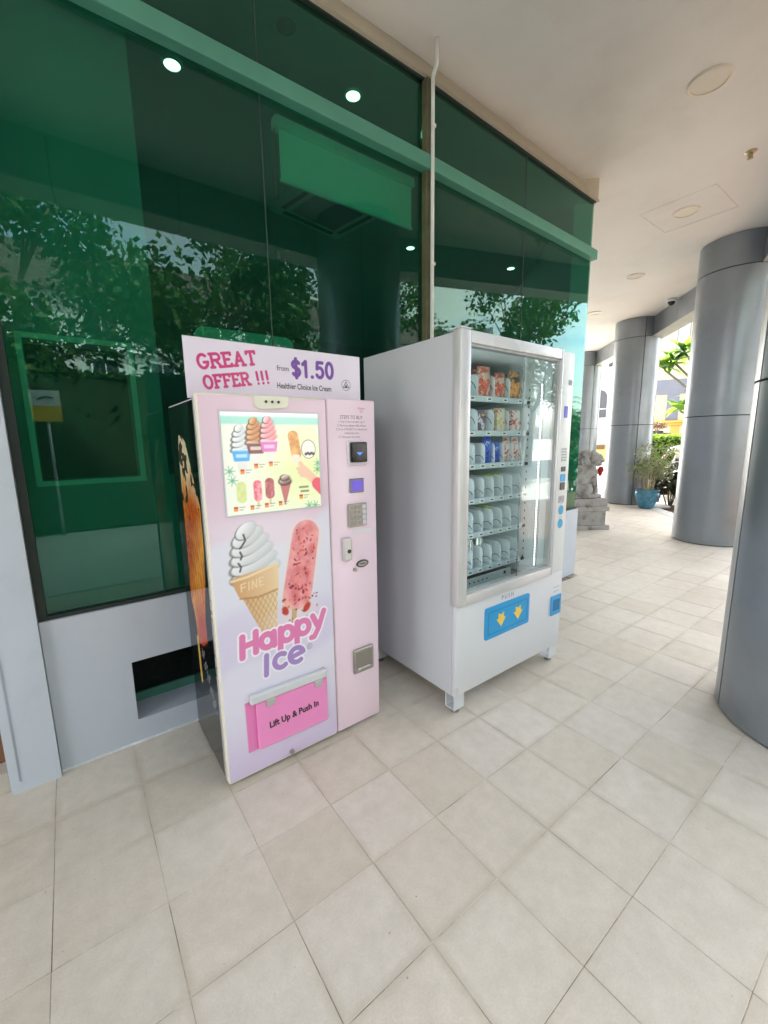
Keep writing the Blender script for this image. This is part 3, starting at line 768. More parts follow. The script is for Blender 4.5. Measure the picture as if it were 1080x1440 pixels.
# pink field behind the flap
P.put(P.sd_poly([(.090, .372), (.47, .408), (.476, .152), (.092, .136)]), (236, 132, 190), .003)
P.build('door_picture', M_print('door_print', .33), PK, on_front(.0034), .93)
# menu light box
P = Paint(.080, .488, 1.182, 1.580, .0020)
U, V = P.U, P.V
P.img[:] = (238, 240, 226)
P.put(P.sd_ell(.42, 1.36, .16, .17), (232, 238, 168), .22, .8)
P.put(P.sd_box(.07, .50, 1.535, 1.566), (168, 222, 208), .004); P.put(P.sd_box(.07, .50, 1.566, 1.60), (250, 252, 250), .01)
def small_swirl(cx, base, hi, lo, cup, cup2, s=1.0):
    P.put(P.sd_poly([(cx - .024 * s, base - .036), (cx + .024 * s, base - .036), (cx + .014 * s, base - .085), (cx - .014 * s, base - .085)]), (226, 222, 220), .003, .7)
    swirl(P, [(cx, base + .012, .036 * s, .014, .3), (cx - .001, base + .032, .034 * s, .014, .33), (cx - .002, base + .052, .031 * s, .014, .36), (cx - .003, base + .071, .026 * s, .013, .42), (cx - .004, base + .087, .017 * s, .012, .6)], hi, lo, tuple(.4 * v for v in lo), .0025)
    P.put(P.sd_poly([(cx - .037 * s, base + .004), (cx + .037 * s, base + .004), (cx + .030 * s, base - .040), (cx - .030 * s, base - .040)]), cup, .003)
    P.put(P.sd_box(cx - .022, cx + .022, base - .026, base - .012, .003), cup2, .003, .8)
    P.put(P.sd_box(cx - .037, cx + .037, base - .001, base + .006, .003), (250, 250, 250), .003, .5)
small_swirl(.150, 1.432, (250, 250, 250), (178, 186, 190), (70, 165, 226), (190, 226, 244))
small_swirl(.208, 1.460, (240, 188, 130), (160, 88, 44), (120, 66, 62), (236, 220, 214))
small_swirl(.264, 1.466, (252, 220, 220), (226, 110, 120), (222, 126, 190), (250, 210, 232))
def popsic(cx, cz, w, h, c1, c2, rot=0, stick=True, seed=1):
    if stick: P.put(P.sd_box(cx - .005, cx + .005, cz - h - .024, cz - h + .004, .002), (226, 200, 156), .002)
    d = P.sd_box(cx - w, cx + w, cz - h, cz + h, w * .9, rot); n = P.fbm(90, seed, 2)[..., None]
    P.put(d, np.asarray(c1, float) * n + np.asarray(c2, float) * (1 - n), .003)
popsic(.140, 1.270, .019, .042, (226, 232, 170), (206, 216, 140), 0, False, 2)
popsic(.205, 1.272, .017, .042, (255, 200, 205), (220, 70, 100), 0, True, 3)
popsic(.256, 1.278, .019, .042, (226, 140, 150), (150, 78, 78), 0, True, 4)
P.put(P.sd_poly([(.300, 1.300), (.352, 1.300), (.322, 1.205), (.318, 1.205)]), (196, 120, 120), .003)
swirl(P, [(.326, 1.302, .027, .016, 0), (.326, 1.316, .020, .012, 0)], (236, 214, 206), (70, 40, 36), (50, 28, 26), .003)
popsic(.375, 1.450, .023, .060, (238, 190, 110), (196, 120, 60), .15, False, 6)
P.put(P.sd_box(.361, .396, 1.375, 1.412, .01), (244, 226, 206), .006)
P.put(P.sd_ell(.438, 1.432, .034, .040), (60, 60, 60), .003); P.put(P.sd_ell(.438, 1.432, .032, .038), (236, 230, 222), .003)
for q in range(5): P.put(P.sd_ell(.425 + .009 * q, 1.412 + .003 * (q % 2), .006, .006), (50, 34, 34), .003)
for a_, b_, r_ in (((.478, 1.28), (.412, 1.345), .019), ((.415, 1.345), (.398, 1.372), .011), ((.405, 1.335), (.385, 1.352), .008), ((.41, 1.325), (.39, 1.335), .007), ((.415, 1.318), (.397, 1.322), .006)):
    P.put(P.sd_cap(*a_, *b_, r_), (238, 196, 168), .003)
P.put(P.sd_cap(.50, 1.255, .474, 1.283, .026), (226, 96, 116), .004)
for (cx, cz) in ((.10, 1.355), (.108, 1.318), (.48, 1.372), (.478, 1.345), (.43, 1.19), (.46, 1.188)):
    for a_ in range(7): P.put(P.sd_cap(cx, cz, cx + .022 * math.cos(a_ * .9), cz + .022 * math.sin(a_ * .9), .003, .001), (110, 176, 140), .003, .85)
P.put(P.sd_box(.386, .430, 1.268, 1.276, 0), (80, 100, 70), .002, .7); P.put(P.sd_box(.392, .432, 1.250, 1.258, 0), (80, 100, 70), .002, .7)
for (cx, cz) in ((.150, 1.352), (.206, 1.372), (.268, 1.378), (.115, 1.207), (.180, 1.207), (.240, 1.210), (.300, 1.212), (.395, 1.232)):
    P.put(P.sd_box(cx - .009, cx + .007, cz - .010, cz + .008, .001), (226, 150, 60), .002); P.put(P.sd_box(cx - .009, cx + .007, cz + .001, cz + .008, .001), (196, 60, 50), .002)
    for q in range(2): P.put(P.sd_box(cx + .012, cx + .036 - .008 * q, cz + .003 - .010 * q, cz + .0055 - .010 * q, 0), (110, 100, 96), .002, .8)
P.build('menu_sheet', M_print('menu_print', .25, .03, .4), PK, on_front(-.0015), .95)
MB().box(.074, .494, -.001, .003, 1.176, 1.181).box(.074, .494, -.001, .003, 1.581, 1.587).box(.074, .0795, -.001, .003, 1.181, 1.581).box(.4885, .494, -.001, .003, 1.181, 1.581).build('menu_frame', m_white, PK)
# sensor plate
sp_ = MB().prism_y([(.212, H1 - .001), (.212, 1.612)] + [(.222, 1.598), (.236, 1.594), (.334, 1.600), (.346, 1.605), (.354, 1.618), (.354, H1 - .001)], -.010, .0032).build('sensor_plate', M('ivory_plastic', (.78, .77, .62), .4), PK)
for u in (.258, .284, .310): MB().tube([(u, -.0135, 1.622), (u, -.0101, 1.622)], .0055, 10).build('sensor_eye', m_black, sp_)
# delivery flap
fl_ = MB().rbox(.134, .474, -.016, .0028, .142, .362, .004).build('delivery_flap', M('pink_flap', L3(238, 142, 196), .4, var=.03, scale=5), PK)
obj('lettering', text_mesh('Lift Up & Push In', .043, m_black, .82, .0013, 'CENTER'), fl_, (.305, -.0170, .232)).rotation_euler = (0, R(-2.5), 0)
hb = MB().rbox(.108, .474, -.024, .0028, .366, .408, .008).build('hinge_bar', m_white, PK)
for u in (.175, .408): MB().rbox(u, u + .042, -.021, -.0165, .332, .365, .003).build('hinge', m_alu, fl_)
lk = MB().tube([(.286, -.008, .052), (.286, .003, .052)], .011, 14).build('lock', m_steel, PK)
# right hand service column
MB().rbox(.540, W1, .010, .044, .022, H1 + .006, .008, 2).build('service_panel', m_pinkpanel, PK, angle=50)
FY = .0098
m_ink = M('grey_ink', (.20, .16, .2), .6); m_inkp = M('pink_ink', (.55, .16, .30), .6)
for s_, u, z, sz, xs, mt in (('STEPS TO BUY', .668, 1.563, .0235, .82, m_ink), ('1. Key in item number e.g. 4', .668, 1.547, .0135, .92, m_ink), ('2. Payment, please refer below', .668, 1.530, .0135, .92, m_ink),
        ('3. Press COLLECT to refund and', .668, 1.513, .0135, .92, m_ink), ('remaining coins', .668, 1.496, .0135, .92, m_ink), ('4. Take your ice cream', .655, 1.479, .0135, .92, m_ink), ('Happy', .722, 1.608, .015, 1, m_inkp), ('Ice', .722, 1.594, .015, 1, m_inkp)):
    obj('lettering', text_mesh(s_, sz, mt, xs, 0, 'CENTER'), PK, (u, FY - .0006, z))
cr = MB().rbox(.636, .740, -.004, .0097, 1.352, 1.464, .006).build('card_reader', M('reader_frame', (.72, .66, .70), .4), PK)
MB().rbox(.643, .733, -.020, -.0045, 1.366, 1.459, .006).build('reader_face', M('reader_black', (.012, .012, .014), .12), cr)
MB().prism_y([(.672, 1.412), (.706, 1.412), (.689, 1.398)][::-1], -.0212, -.0205).build('reader_light', M('reader_blue', (.05, .1, .5), .4, emit=(.05, .15, .9), estr=.18), cr)
lc = MB().rbox(.644, .722, -.001, .0097, 1.224, 1.290, .003).build('display', M('display_bezel', (.20, .19, .22), .4), PK)
MB().box(.652, .714, -.0022, -.0012, 1.232, 1.282).build('screen', M('lcd_violet', (.10, .07, .35), .3, emit=(.20, .12, .75), estr=.05), lc)
kp = MB().rbox(.630, .732, -.006, .0097, 1.062, 1.172, .004).build('keypad', m_steel, PK)
for c_ in range(3):
    for r_ in range(4):
        MB().rbox(.640 + .021 * c_, .656 + .021 * c_, -.0085, -.0062, 1.071 + .025 * r_, 1.089 + .025 * r_, .001, 1).build('button', M('steel_button', (.34, .33, .31), .4, .7), kp)
for r_ in range(4): MB().rbox(.704, .726, -.010, -.0062, 1.070 + .025 * r_, 1.091 + .025 * r_, .003, 1).build('button', m_white, kp)
MB().box(.655, .765, FY - .0006, FY - .0001, 1.022, 1.042).build('notice_sticker', M('notice_white', (.72, .68, .70), .5), PK)
hd = MB().rbox(.590, .636, -.018, .0097, .905, 1.016, .008).build('door_lock', m_alu, PK)
MB().tube([(.618, -.021, .952), (.618, -.0182, .952)], .010, 12).build('keyhole', m_black, hd)
def oval(cx, cz, a_, b_, rot, n=24): return [(cx + a_ * math.cos(6.283 * i / n) * math.cos(rot) - b_ * math.sin(6.283 * i / n) * math.sin(rot), cz + a_ * math.cos(6.283 * i / n) * math.sin(rot) + b_ * math.sin(6.283 * i / n) * math.cos(rot)) for i in range(n)]
cs = MB().prism_y(oval(.706, .872, .034, .018, .05), .002, .0097).build('coin_slot', M('dark_badge', (.07, .06, .06), .3, .4), PK)
MB().prism_y(oval(.706, .872, .027, .012, .05), .0010, .0018).build('badge_rim', m_steel, cs)
MB().box(.690, .722, .0002, .0009, .8705, .8745).build('slot', m_gap, cs)
MB().tube([(.662, -.003, .848), (.662, .0097, .848)], .009, 12).build('return_knob', m_steel, PK)
rc = MB().rbox(.636, .758, -.004, .0097, .305, .436, .008).build('coin_return', m_steel, PK)
MB().rbox(.650, .744, -.0052, -.0042, .330, .418, .001, 1).build('return_recess', M('recess_steel', (.30, .275, .24), .45, .6), rc)
MB().rbox(.655, .730, -.010, -.0054, .326, .336, .002, 1).build('return_lip', m_alu, rc)
# price sign on top
P = Paint(.0, .792, 1.64, 1.862, .0020)
P.img[:] = (232, 220, 236)
g_ = np.clip((P.U - .2) / .6, 0, 1)[..., None]; P.img = P.img * (1 - .25 * g_) + np.array((240, 236, 246.)) * .25 * g_
write(P, 'GREAT', .050, 1.748, .050, .0056, (206, 44, 116), True, .16, .22, .96)
write(P, 'OFFER !!!', .066, 1.674, .046, .0052, (206, 44, 116), True, .15, .20, .86)
write(P, '$1.50', .436, 1.750, .066, .0076, (112, 62, 158), False, 0.02, .12, 1.02)
d = np.abs(P.sd_ell(.712, 1.727, .024, .024)) - .001; P.put(d, (90, 90, 90), .002)
P.put(np.abs(P.sd_poly([(.696, 1.716), (.728, 1.716), (.712, 1.744)])) - .0014, (40, 40, 40), .002); P.put(P.sd_poly([(.704, 1.718), (.720, 1.718), (.712, 1.732)]), (50, 50, 50), .002)
sg = P.build('sign_face', M_print('sign_print', .4), PK, on_front(.1192), .95)
MB().rbox(-.001, .793, .1195, .1245, 1.636, 1.864, .001, 1).build('sign_board', m_white, PK)
obj('lettering', text_mesh('from', .030, m_ink, .95, .0006), sg, (.366, .1185, 1.768))
obj('lettering', text_mesh('Healthier Choice Ice Cream', .0335, m_black, .70, .0005), sg, (.362, .1185, 1.694))

# ------------------------------------------------------------------ tall white snack machine
WM = thing('snack_vending_machine', 'tall white glass front snack machine with blue push flap standing on square legs', 'vending machine', (1.492, -.8315, 0))
W2, H2, B2, D2 = .985, 1.955, .118, .785
gu0, gu1, gz0, gz1 = .066, .812, .690, 1.892     # glass opening
MB().rbox(.0, .028, .030, D2, B2, H2, .003).build('side_panel', m_whiteside, WM)
MB().rbox(W2 - .028, W2, .030, D2, B2, H2, .003).build('side_panel', m_whiteside, WM)
MB().box(.028, W2 - .028, D2 - .03, D2 - .002, B2, H2 - .002).build('back_panel', m_whiteside, WM)
MB().rbox(.0285, W2 - .0285, .032, D2 - .031, H2 - .04, H2 - .0005, .002).build('top_panel', m_whiteside, WM)
MB().box(.0285, W2 - .0285, .032, D2 - .031, B2 + .002, B2 + .03).build('bottom_panel', m_whiteside, WM)
MB().rbox(.003, W2 - .001, .0, .0295, B2 + .002, .624, .004).build('lower_front', m_white, WM, angle=40)
MB().rbox(.832, W2 - .001, .0, .0295, .6245, H2, .004).build('control_panel', M('off_white_panel', (.72, .73, .69), .36, var=.02), WM, angle=40)
# door frame round the glass
fo = dict(u0=-.016, u1=.831, z0=.628, z1=H2 + .004)
MB().rbox(fo['u0'], gu0 - .012, -.022, .0298, fo['z0'], fo['z1'], .005).build('frame_stile', m_silver, WM, angle=40)
MB().rbox(gu1 + .002, fo['u1'], -.022, .0298, fo['z0'], fo['z1'], .004).build('frame_stile', m_silver, WM, angle=40)
MB().rbox(gu0 - .0115, gu1 + .0015, -.0215, .0298, gz1 + .012, fo['z1'] - .0005, .004).build('frame_rail', m_white, WM, angle=40)
MB().rbox(gu0 - .0115, gu1 + .0015, -.0215, .0298, fo['z0'] + .0005, gz0 - .010, .004).build('frame_rail', m_silver, WM, angle=40)
gi = MB(); i0 = .011
for (a, b, c_, d) in ((gu0 - .0113, gu0, gz0 - .009, gz1 + .011), (gu1 - .010, gu1 + .0013, gz0 - .009, gz1 + .011)): gi.box(a, b, -.010, .028, c_, d)
gi.box(gu0, gu1 - .010, -.010, .028, gz1, gz1 + .011).box(gu0, gu1 - .010, -.010, .028, gz0 - .009, gz0).build('glass_seal', M('seal_grey', (.42, .42, .41), .5), WM)
MB().box(gu0, gu1 - .010, -.004, .003, gz0, gz1).build('door_glass', m_clear, WM)
MB().rbox(fo['u0'] - .002, .05, -.024, .05, H2 + .0045, H2 + .012, .002).build('top_hinge', m_white, WM)
# interior lining, open at the front
m_lin = M('cold_lining', (.74, .81, .82), .5, var=.03, scale=2)
lin_ = MB()
lin_.box(.030, .045, .034, D2 - .04, .60, 1.905).box(.825, .838, .034, D2 - .04, .60, 1.905).box(.0455, .8245, .70, .715, .60, 1.905).box(.0455, .8245, .034, .6995, 1.895, 1.910)
lin_.build('cold_lining', m_lin, WM)
MB().box(.0455, .8245, .034, .6995, .585, .60).build('delivery_floor', M('delivery_floor', (.20, .17, .14), .6, var=.2), WM)
MB().rbox(.0456, .66, .158, .166, .615, .672, .002).build('chute_plate', M('chute_metal', (.52, .58, .58), .4, .2), WM)
for q in range(7): MB().tube([(.20 + .038 * q, .1565, .645), (.20 + .038 * q, .1579, .645)], .0055, 8).build('chute_hole', m_gap, WM)
MB().box(.585, .605, .1565, .1579, .640, .660).build('chute_latch', m_gap, WM)
m_led = M('led_strip', (.9, .95, 1), .4, emit=(.80, .95, 1.0), estr=.7)
ls = MB().rbox(.8085, .8245, .085, .105, .66, 1.80, .002).build('led_channel', m_white, WM)
for q in range(56): MB().box(.8068, .8083, 0.093, .098, .668 + .0200 * q, .680 + .0200 * q).build('led', m_led, ls)
lo = MB().box(.0456, .0535, .085, .105, .66, 1.85).build('led_channel', m_white, WM)
MB().box(.0537, .0552, .088, .102, .67, 1.84).build('added_glow_strip', M('added_glow_strip', (.9, .95, 1), .4, emit=(.80, .95, 1.0), estr=2.2), lo)  # added glowing strip hidden behind the stile, brightens the shelves
bmB = MB()
for zz in range(22): bmB.box(.8232, .8246, .188, .194, .70 + zz * .05, .714 + zz * .05)
o_ = bmB.build('rack_slots', m_gap, WM); o_['kind'] = 'stuff'
MB().box(.4795, .4915, -.006, -.0042, gz0, gz1).build('glass_joint', M_glass('joint_film', (.75, .78, .78), 1.45, .2), WM)
m_shelf = M('shelf_metal', (.54, .62, .63), .42, .3, var=.04)
m_div = M('divider_white', (.88, .91, .92), .45, var=.03)
m_coil = M('coil_wire', (.03, .03, .035), .4, .6)
SHELVES = [(1.690, 5), (1.505, 5), (1.325, 8), (1.130, 8), (.935, 8), (.722, 8)]
coil_cache = {}
def coil(r):
    if r not in coil_cache:
        pts = [(r * math.cos(a * .52), .30 * a / 46, r * math.sin(a * .52)) for a in range(47)]
        coil_cache[r] = MB().tube(pts, .0019, 5).mesh('coil', m_coil, True)
    return coil_cache[r]
m_tag = M('price_tag', (.85, .85, .85), .5); 
for si, (z, n) in enumerate(SHELVES):
    sh = MB().rbox(.050, .745, .16, .60, z - .012, z - .004, .001, 1).build('shelf', m_shelf, WM)
    MB().rbox(.050, .745, .150, .1595, z - .026, z + .006, .002, 1).build('shelf_rail', m_shelf, sh)
    MB().rbox(.7455, .775, .146, .165, z - .022, z - .004, .003, 1).build('shelf_latch', m_coil, sh)
    w_ = .69 / n
    for q in range(n + 1):
        u = .054 + w_ * q
        h_ = .125 if n == 5 else .118
        if q > 0 or True:
            pts_ = [(.172, z - .003), (.172, z + h_ - .03)] + [(.172 + .03 - .03 * math.cos(R(a)), z + h_ - .03 + .03 * math.sin(R(a))) for a in (30, 60, 90)] + [(.56, z + h_), (.56, z - .003)]
            m_ = MB(); k_ = len(pts_)
            m_.add([(u - .0015, a, b) for a, b in pts_] + [(u + .0015, a, b) for a, b in pts_], [tuple(range(k_)), tuple(range(k_, 2 * k_))[::-1]] + [((i + 1) % k_, i, k_ + i, k_ + (i + 1) % k_) for i in range(k_)])
            m_.build('divider', m_div, sh)
        if q < n:
            uc = u + w_ / 2; r_ = .042 if n == 5 else .025
            obj('coil', coil(r_), sh, (uc, .166, z + r_ + .001))
            MB().box(uc - .020, uc + .020, .1488, .1498, z - .020, z + .000).build('price_tag', m_tag, sh)
            MB().box(uc - .012, uc + .012, .1480, .1487, z - .014, z - .006).build('price_print', m_black, sh)
# goods on the shelves (each one its own thing)
def pouch_mesh(w, h, d, mat):
    m_ = MB(); nu, nv = 8, 12; vs_ = []; fs_ = []
    for side in (-1, 1):
        for j in range(nv + 1):
            for i in range(nu + 1):
                s_, t_ = i / nu * 2 - 1, j / nv
                bul = (1 - abs(s_) ** 3) * (math.sin(math.pi * min(1, max(0, (t_ - .04) / .9))) ** .5 if .04 < t_ < .94 else 0)
                wob = .004 * mnoise.noise((i * .9, j * .8, side + w * 50))
                vs_.append((s_ * w / 2 * (1 - .05 * math.sin(math.pi * t_)), side * (d / 2 * bul + .0012) + wob * bul, t_ * h))
    n0 = (nu + 1) * (nv + 1)
    for side in (0, 1):
        for j in range(nv):
            for i in range(nu):
                a = side * n0 + j * (nu + 1) + i; q = (a, a + 1, a + nu + 2, a + nu + 1); fs_.append(q if side == 0 else q[::-1])
    return m_.add(vs_, fs_).mesh('pouch', mat, True)
def M_pack(name, cols, scale=26, band=None):
    t = NT(name); tc = t.new('TexCoord').outputs['Object']
    vo = t.new('TexVoronoi'); vo.inputs['Scale'].default_value = scale; t.link(tc, vo.inputs['Vector'])
    wv = t.noise(scale * .7, 3, .5, tc, 1.2)
    st_ = [(i / max(1, len(cols) - 1), c) for i, c in enumerate(cols)]
    rp = t.ramp(wv.outputs['Fac'], [(.25 + .5 * p, c) for p, c in st_]); rp.color_ramp.interpolation = 'CONSTANT' if len(cols) > 3 else 'LINEAR'
    t.link(rp.outputs['Color'], t.b.inputs['Base Color']); t.b.inputs['Roughness'].default_value = .3; t.b.inputs['Coat Weight'].default_value = .3
    MATS[name] = t.m; return t.m
mo = M_pack('orange_pack', [(.40, .03, .03), (.66, .14, .08), (.75, .55, .45), (.60, .10, .04), (.25, .02, .02)])
mo2 = M_pack('amber_pack', [(.60, .10, .03), (.75, .34, .05), (.12, .06, .04), (.72, .45, .12), (.62, .16, .05)])
mbk = M_pack('blue_pack', [(.02, .05, .35), (.04, .12, .55), (.55, .60, .70), (.02, .03, .2)])
mrd = M_pack('red_pack', [(.55, .05, .04), (.70, .62, .55), (.60, .12, .08), (.72, .66, .60)])
mbx = M_pack('cream_box', [(.66, .52, .20), (.74, .66, .50), (.60, .10, .05), (.72, .60, .36)])
mcup = M_pack('cup_print', [(.75, .75, .76), (.20, .12, .2), (.75, .55, .05), (.65, .08, .07)], 22)
mgr = M_pack('green_pack', [(.30, .50, .05), (.45, .60, .10), (.66, .70, .5)])
def good(name, me, label, cat, sh, lane, n, group, dz=.004, dy=.19, rz=0, sc=1.0):
    z, nn = SHELVES[sh]; w_ = .69 / n
    o = obj(name, me, None, (1.492 + .054 + w_ * (lane + .5), -.8315 + dy, z + dz)); o.rotation_euler = (R(-3), 0, rz)
    o.scale = (sc, sc, sc); return tag(o, label, cat, group)
G = 'goods on the machine shelves'
pm = {k: pouch_mesh(*a) for k, a in {'o': (.105, .165, .05, mo), 'o2': (.105, .160, .05, mo2), 'b': (.072, .165, .035, mbk), 'r': (.07, .16, .035, mrd)}.items()}
for lane, key, lab in ((0, 'o', 'red orange snack pouch at the hinge end of the top shelf'), (2, 'o', 'tall red orange snack pouch in the middle of the top shelf'), (3, 'o', 'lower red orange snack pouch beside the amber pouch on the top shelf'), (4, 'o2', 'amber snack pouch at the latch end of the top shelf')):
    for dep in range(2 if lane != 3 else 1):
        good('snack_pouch', pm[key], lab if dep == 0 else lab.replace(' snack pouch', ' pouch behind the front one'), 'snack', 0, lane, 5, G, dy=.19 + .09 * dep, sc=.86 if lane == 3 else 1.0)
cup = MB().lathe([(.0001, .0), (.034, .0), (.045, .095), (.048, .098), (.048, .104), (.0001, .106)], 20).mesh('cup', mcup, False)
good('noodle_cup', cup, 'white and yellow noodle cup on the second shelf', 'cup', 1, 2, 5, G, dy=.225)
good('noodle_cup', cup, 'noodle cup at the hinge end of the second shelf', 'cup', 1, 0, 5, G, dy=.225)
bx3 = MB().rbox(-.034, .034, -.02, .02, 0, .128, .003).mesh('carton', mbx); bx4 = MB().rbox(-.036, .036, -.022, .022, 0, .12, .003).mesh('carton', mrd)
good('snack_carton', bx3, 'tall gold and red carton on the second shelf', 'carton', 1, 3, 5, G)
good('snack_carton', bx4, 'red topped cream carton at the latch end of the second shelf', 'carton', 1, 4, 5, G)
for lane, key, sc, dy, lab in ((4, 'b', 1.0, .19, 'tall blue snack pouch in the middle of the third shelf'), (5, 'b', .72, .19, 'short blue snack pouch beside the red and white pouches'), (3, 'b', 1.0, .34, 'blue snack pouch set back behind its lane front on the third shelf'), (2, 'b', 1.0, .36, 'blue snack pouch set far back at the hinge end of the third shelf'),
        (6, 'r', .95, .19, 'red and white pouch beside the short blue pouch'), (7, 'r', .92, .19, 'red and white pouch at the latch end of the third shelf')):
    good('snack_pouch', pm[key], lab, 'snack', 2, lane, 8, G, sc=sc, dy=dy)
gp = MB().rbox(-.03, .03, -.05, .05, 0, .03, .008).mesh('packet', mgr)
for sh_, lane, lab in ((3, 5, 'green packet lying in the middle of the fourth shelf'), (3, 6, 'green packet lying beside another green one on the fourth shelf'), (4, 5, 'lone green packet lying on the fifth shelf')):
    good('green_packet', gp, lab, 'packet', sh_, lane, 8, G, dz=.095, dy=.30)
can = MB().lathe([(.0001, .002), (.024, .0), (.030, .008), (.030, .140), (.024, .152), (.025, .155), (.022, .153), (.0001, .152)], 20).mesh('can', M('can_aluminium', (.70, .71, .72), .22, .9, var=.1, scale=30), True)
for lane, dep, lab in ((3, 0, 'tall silver can at the hinge end of the bottom shelf'), (4, 0, 'tall silver can next to the one at the hinge end of the bottom shelf'), (3, 1, 'silver can behind the hinge end can on the bottom shelf')):
    good('drink_can', can, lab, 'can', 5, lane, 8, G, dy=.24 + .075 * dep)
# front fittings
fp = MB().prism_y(rrect(.222, .622, .372, .556, .014)[::-1], -.008, -.0003).build('push_flap', m_bluedk, WM)
ed = MB()
for (a, b, c_, d) in ((.246, .600, .398, .401), (.246, .600, .526, .529), (.246, .249, .401, .526), (.597, .600, .401, .526)): ed.box(a, b, -.0090, -.0081, c_, d)
ed.build('flap_groove', M('groove_blue', (.008, .16, .34), .5), fp)
m_yel = M('arrow_yellow', (.80, .55, .09), .5)
def arrow(cx, cz, s_): return [(cx + s_ * x, cz + s_ * z) for x, z in ((-.55, .9), (0, .62), (.55, .9), (.55, .15), (1.0, .15), (0, -1.0), (-1.0, .15), (-.55, .15))]
for cx in (.357, .512): MB().prism_y(arrow(cx, .466, .043), -.0095, -.0082).build('arrow', m_yel, fp)
obj('lettering', text_mesh('P U S H', .034, m_ink, 1.0, .0004, 'CENTER'), WM, (.420, -.0008, .574))
rd = MB().prism_y(rrect(.862, .976, .340, .470, .006)[::-1], -.006, -.0003).build('coin_return', m_bluedk, WM)
MB().rbox(.888, .952, -.0072, -.0062, .368, .442, .003, 1).build('return_recess', M('groove_blue', (.008, .16, .34), .5), rd)
for z in (.492, .520): MB().box(.885, .955, -.0006, -.0001, z, z + .010).build('notice_strip', M('faint_grey', (.52, .52, .52), .5), WM)
sc_ = MB().rbox(.898, .934, -.003, -.0002, 1.583, 1.650, .002, 1).build('display', M('deep_blue_screen', (.02, .02, .30), .25, emit=(.03, .03, .6), estr=.04), WM)
for q in range(3): MB().box(.930 + .013 * q, .939 + .013 * q, -.0006, -.0001, 1.772, 1.802).build('label_block', M('grey_label', (.22, .22, .22), .5), WM)
for q in range(5): MB().rbox(.894, .948, -.003, -.0002, 1.325 + .017 * q, 1.336 + .017 * q, .001, 1).build('vent_slat', M('slat_grey', (.42, .43, .42), .5), WM)
MB().rbox(.898, .945, -.004, -.0002, 1.262, 1.292, .002, 1).build('card_slot', m_black, WM)
MB().rbox(.896, .944, -.003, -.0002, 1.200, 1.246, .004, 1).build('payment_sticker', M('sticker_sky_blue', (.05, .38, .72), .4, var=.35, scale=60), WM)
MB().rbox(.893, .945, -.006, -.0002, 1.150, 1.196, .003, 1).build('note_slot', m_black, WM)
MB().rbox(.890, .948, -.003, -.0002, 1.070, 1.112, .003, 1).build('label_plate', M('plate_grey', (.36, .36, .36), .4, var=.4, scale=80), WM)
for z in (1.024, .938): MB().prism_y(oval(.921, z, .026, .030, 0), -.0025, -.0002).build('round_sticker', M('sticker_blue', (.03, .36, .62), .4, var=.2, scale=60), WM)
for z in (1.060, .974): MB().box(.905, .940, -.0006, -.0001, z, z + .006).build('notice_strip', M('faint_grey', (.52, .52, .52), .5), WM)
# square tube legs with adjusting feet
for (u, y) in ((.010, .012), (.900, .012), (.010, .70), (.900, .70)):
    lg = MB()
    lg.box(u, u + .075, y, y + .006, .030, B2 + .001).box(u, u + .075, y + .062, y + .068, .030, B2 + .001).box(u, u + .075, y + .006, y + .062, .030, .036).box(u, u + .075, y + .006, y + .062, B2 - .006, B2 + .001)
    l_ = lg.build('leg', m_white, WM)
    MB().lathe([(.0001, .0), (.024, .0), (.024, .008), (.008, .012), (.008, .0295), (.0001, .0295)], 16, (u + .04, y + .034)).build('foot', m_steel, l_, angle=40)

# ------------------------------------------------------------------ stone guardian lion on its pedestal
def remeshed(mb, name, mat, voxel, smooth_it=4):
    me = mb.mesh('tmp', None); o = bpy.data.objects.new('tmp', me); COL.objects.link(o)
    m_ = o.modifiers.new('r', 'REMESH'); m_.mode = 'VOXEL'; m_.voxel_size = voxel
    m2 = o.modifiers.new('s', 'SMOOTH'); m2.factor = .5; m2.iterations = smooth_it
    dg = bpy.context.evaluated_depsgraph_get(); dg.update()
    out = bpy.data.meshes.new_from_object(o.evaluated_get(dg)); out.name = name
    bpy.data.objects.remove(o); bpy.data.meshes.remove(me)
    out.materials.clear(); out.materials.append(mat)
    out.polygons.foreach_set('use_smooth', [True] * len(out.polygons)); return out
def capsule(mb, a, b, r0, r1, n=7):
    a, b = Vector(a), Vector(b)
    for i in range(n): mb.ball(a.lerp(b, i / (n - 1)), r0 + (r1 - r0) * i / (n - 1), 10, 7)
m_stone = M('pale_granite', (.40, .385, .36), .8, var=.18, scale=18, bump=.35, bscale=90, dirt=((.10, .095, .085), .8, 9, .48))  # dirt darkened so the stone's colour carries the carving's shade contrast
LN = thing('stone_lion', 'pale stone guardian lion sitting upright with a red ribbon at its chest', 'statue', (6.70, 1.27, .50), R(-34))
lb = MB()
lb.ball((-.13, 0, .15), (.17, .15, .15)); capsule(lb, (-.12, 0, .2), (.05, 0, .44), .14, .13)
lb.ball((.07, 0, .38), (.12, .135, .15))
for s_ in (-1, 1):
    capsule(lb, (.09, s_ * .085, .38), (.13, s_ * .085, .20), .055, .045); capsule(lb, (.13, s_ * .085, .20), (.13, s_ * .085, .04), .045, .045)
    lb.ball((.17, s_ * .085, .035), (.075, .05, .036)); lb.ball((-.06, s_ * .14, .13), (.13, .055, .12)); lb.ball((.02, s_ * .15, .035), (.09, .045, .036))
    lb.ball((.055, s_ * .105, .735), (.035, .025, .045)); lb.ball((.215, s_ * .058, .655), (.03, .032, .03)); lb.ball((.235, s_ * .04, .60), (.05, .042, .035))
